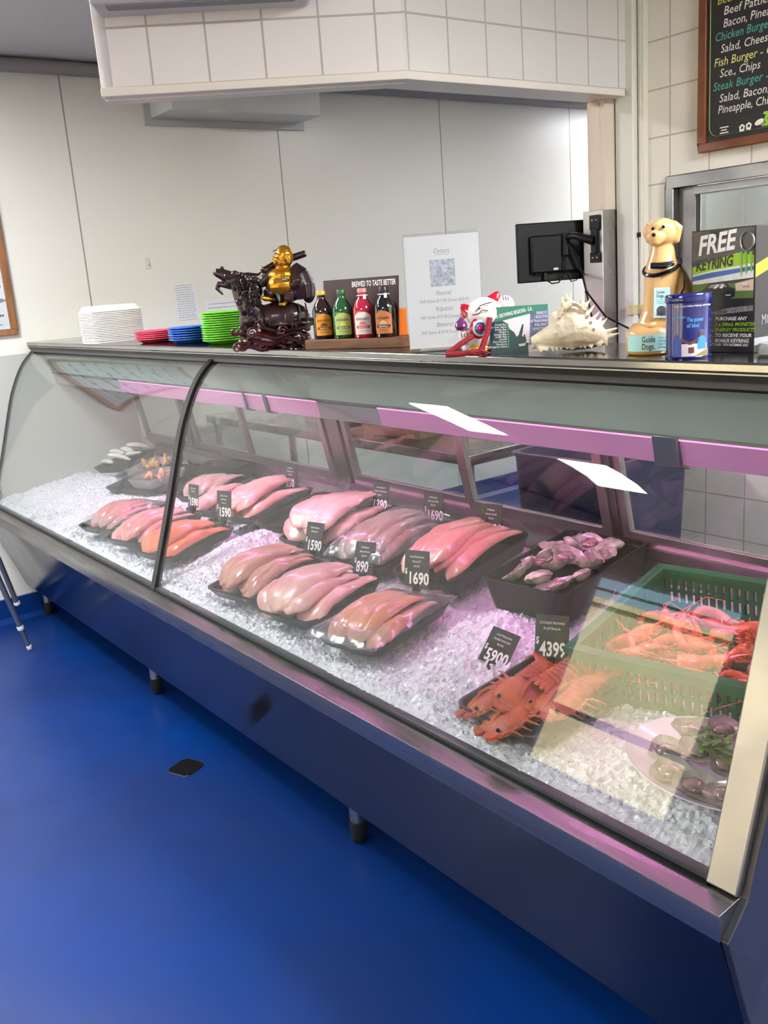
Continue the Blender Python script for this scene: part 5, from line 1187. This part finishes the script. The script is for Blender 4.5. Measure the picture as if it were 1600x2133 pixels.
mb.tube([e1, mpt(.20,-.045,hgt*.4), mpt(.225,-.045,.02), P1, P2, P3], .0034, 7); mb.tube([e1, mpt(.195,-.045,hgt*.36), mpt(.22,-.045,.02), P1+Vector((0,0,-.004)), atd(1233, 660, 3.2), atd(1236, 720, 3.2)], .0030, 7)
mb.ell(tuple(P1), (.007,.006,.006), 8)
tag(mb.build('monitor_cables', BLACK), 'black cables looping down from the monitor past the post', 'cables')
mb = MB(); mb.box(-.003, .003, -.02, .02, 0, .065); o = mb.build('cream_card', mat('card_cream', 'd2c4b4', .5)); q = at(1268, 737, 1, .2); place(o, (q.x, .2, CT), .3); o.scale = (1, 1, .8); 
bpy.data.objects.remove(o)

# ------------------------------------------------------------------ on the floor
q = [at(348, 1606, 2, 0), at(390, 1622, 2, 0), at(427, 1592, 2, 0), at(388, 1577, 2, 0)]
cen = sum(q, Vector())/4; ya_ = math.atan2((q[1]-q[0]).y, (q[1]-q[0]).x)
mb = MB(); s_ = .047; ch = .014
mb.prism([(-s_+ch,-s_),(s_-ch,-s_),(s_,-s_+ch),(s_,s_-ch),(s_-ch,s_),(-s_+ch,s_),(-s_,s_-ch),(-s_,-s_+ch)], 0, .003)
dr = thing('floor_plate', 'small black plate with cut corners set in the blue floor', 'floor plate', (cen.x, cen.y, 0), ya_+.1)
mb.build('plate', mat('plate_black', '08080a', .6, spec=.15), dr, smooth=False)
mb = MB(); P8 = [(-s_+ch,-s_),(s_-ch,-s_),(s_,-s_+ch),(s_,s_-ch),(s_-ch,s_),(-s_+ch,s_),(-s_,s_-ch),(-s_,-s_+ch)]
mb.tube([(x*1.02,y*1.02,.001) for x, y in P8+P8[:1]], .0014, 5, cap=False); mb.build('rim', STEELD, dr)
sd = thing('folding_stand', 'grey metal folding stand with white plastic feet, cut off at the left edge', 'stand')
gt = mat('stand_grey', '8e9298', .35, .7); wf = mat('foot_white', 'ecebe6', .4)
f1 = at(62, 1350, 2, .012); t1_ = at(0, 1212, 2, .36); d1 = (t1_-f1)
f2 = at(40, 1292, 2, .10); f3 = at(36, 1258, 2, .13)
def leg(a, d, r, foot):
    o = MB().tube([tuple(a+d*.02), tuple(a+d*1.7)], r, 12).build('leg', gt, sd)
    mb = MB(); mb.tube([tuple(a-d*.005), tuple(a+d*.03), tuple(a+d*.045)], [r*1.25, r*1.3, r*1.15], 12); mb.build('foot' if foot else 'joint_cap', wf, o)
j1 = f1+d1*.30
o = MB().tube([tuple(f1+d1*.02), tuple(j1)], .009, 12).build('lower_leg', gt, sd); mb = MB(); mb.tube([tuple(f1-d1*.012), tuple(f1+d1*.02), tuple(f1+d1*.04)], [.011,.013,.011], 12); mb.build('foot', wf, o)
leg(j1, d1, .0125, False); leg(f3, (at(0, 1172, 2, .36)-f3)*1.3, .0125, True)
tp = f1+d1*1.5; tq = f3+(at(0, 1172, 2, .36)-f3)*1.95
MB().tube([tuple(tp), tuple(tq)], .012, 10).build('crossbar', gt, sd)

# ------------------------------------------------------------------ kitchen behind the glass doors
bn = thing('kitchen_bench', 'steel kitchen bench seen through the rear glass doors', 'bench', (0, 0, 0))
MB().box(.25, 2.30, .78, 1.30, .86, .90).build('bench_top', STEEL, bn, bevel=.004)
MB().box(.25, 2.30, 1.28, 1.30, .90, .98).build('upstand', STEEL, bn)
MB().box(.3, 2.25, .82, 1.26, .18, .20).build('shelf', STEELD, bn)
for x in (.3, 2.25):
    for y in (.82, 1.26): MB().tube([(x,y,0),(x,y,.86)], .02, 10).build('leg', STEEL, bn)
cb2 = thing('cardboard_box', 'olive brown cardboard carton marked WHITE on the bench behind the glass', 'carton', (1.55, .86, .90), .1)
MB().box(0, .34, 0, .28, 0, .16).build('box_body', mat('card_olive', '8a7a4c', .6, vary='7a6c44', scale=6), cb2, bevel=.002)
mb = MB(); mb.text('WHITE', .05, (.06, -.001, .07), width=.16, bold=.01); mb.build('lettering', INK, cb2, smooth=False)
cb3 = thing('cardboard_box', 'plain pale carton behind the marked carton on the kitchen bench', 'carton', (1.00, .92, .90), -.08)
MB().box(0, .36, 0, .28, 0, .22).build('box_body', mat('card_pale2', '9c9076', .6), cb3, bevel=.002)
bb2 = thing('plastic_bin', 'dark blue plastic bin behind the right glass doors', 'bin', (2.42, .82, .0), .05)
mb = MB()
shell(mb, [[(x,y,0) for x, y in rrect(.36,.34,.04)], [(x,y,.9) for x, y in rrect(.44,.42,.05)], [(x,y,.92) for x, y in rrect(.46,.44,.05)], [(x,y,.92) for x, y in rrect(.42,.40,.05)], [(x,y,.08) for x, y in rrect(.34,.32,.04)]])
o = mb.build('bin_body', mat('bin_blue', '252a4a', .4), bb2, ang=50); o.location = (.25, .22, 0)
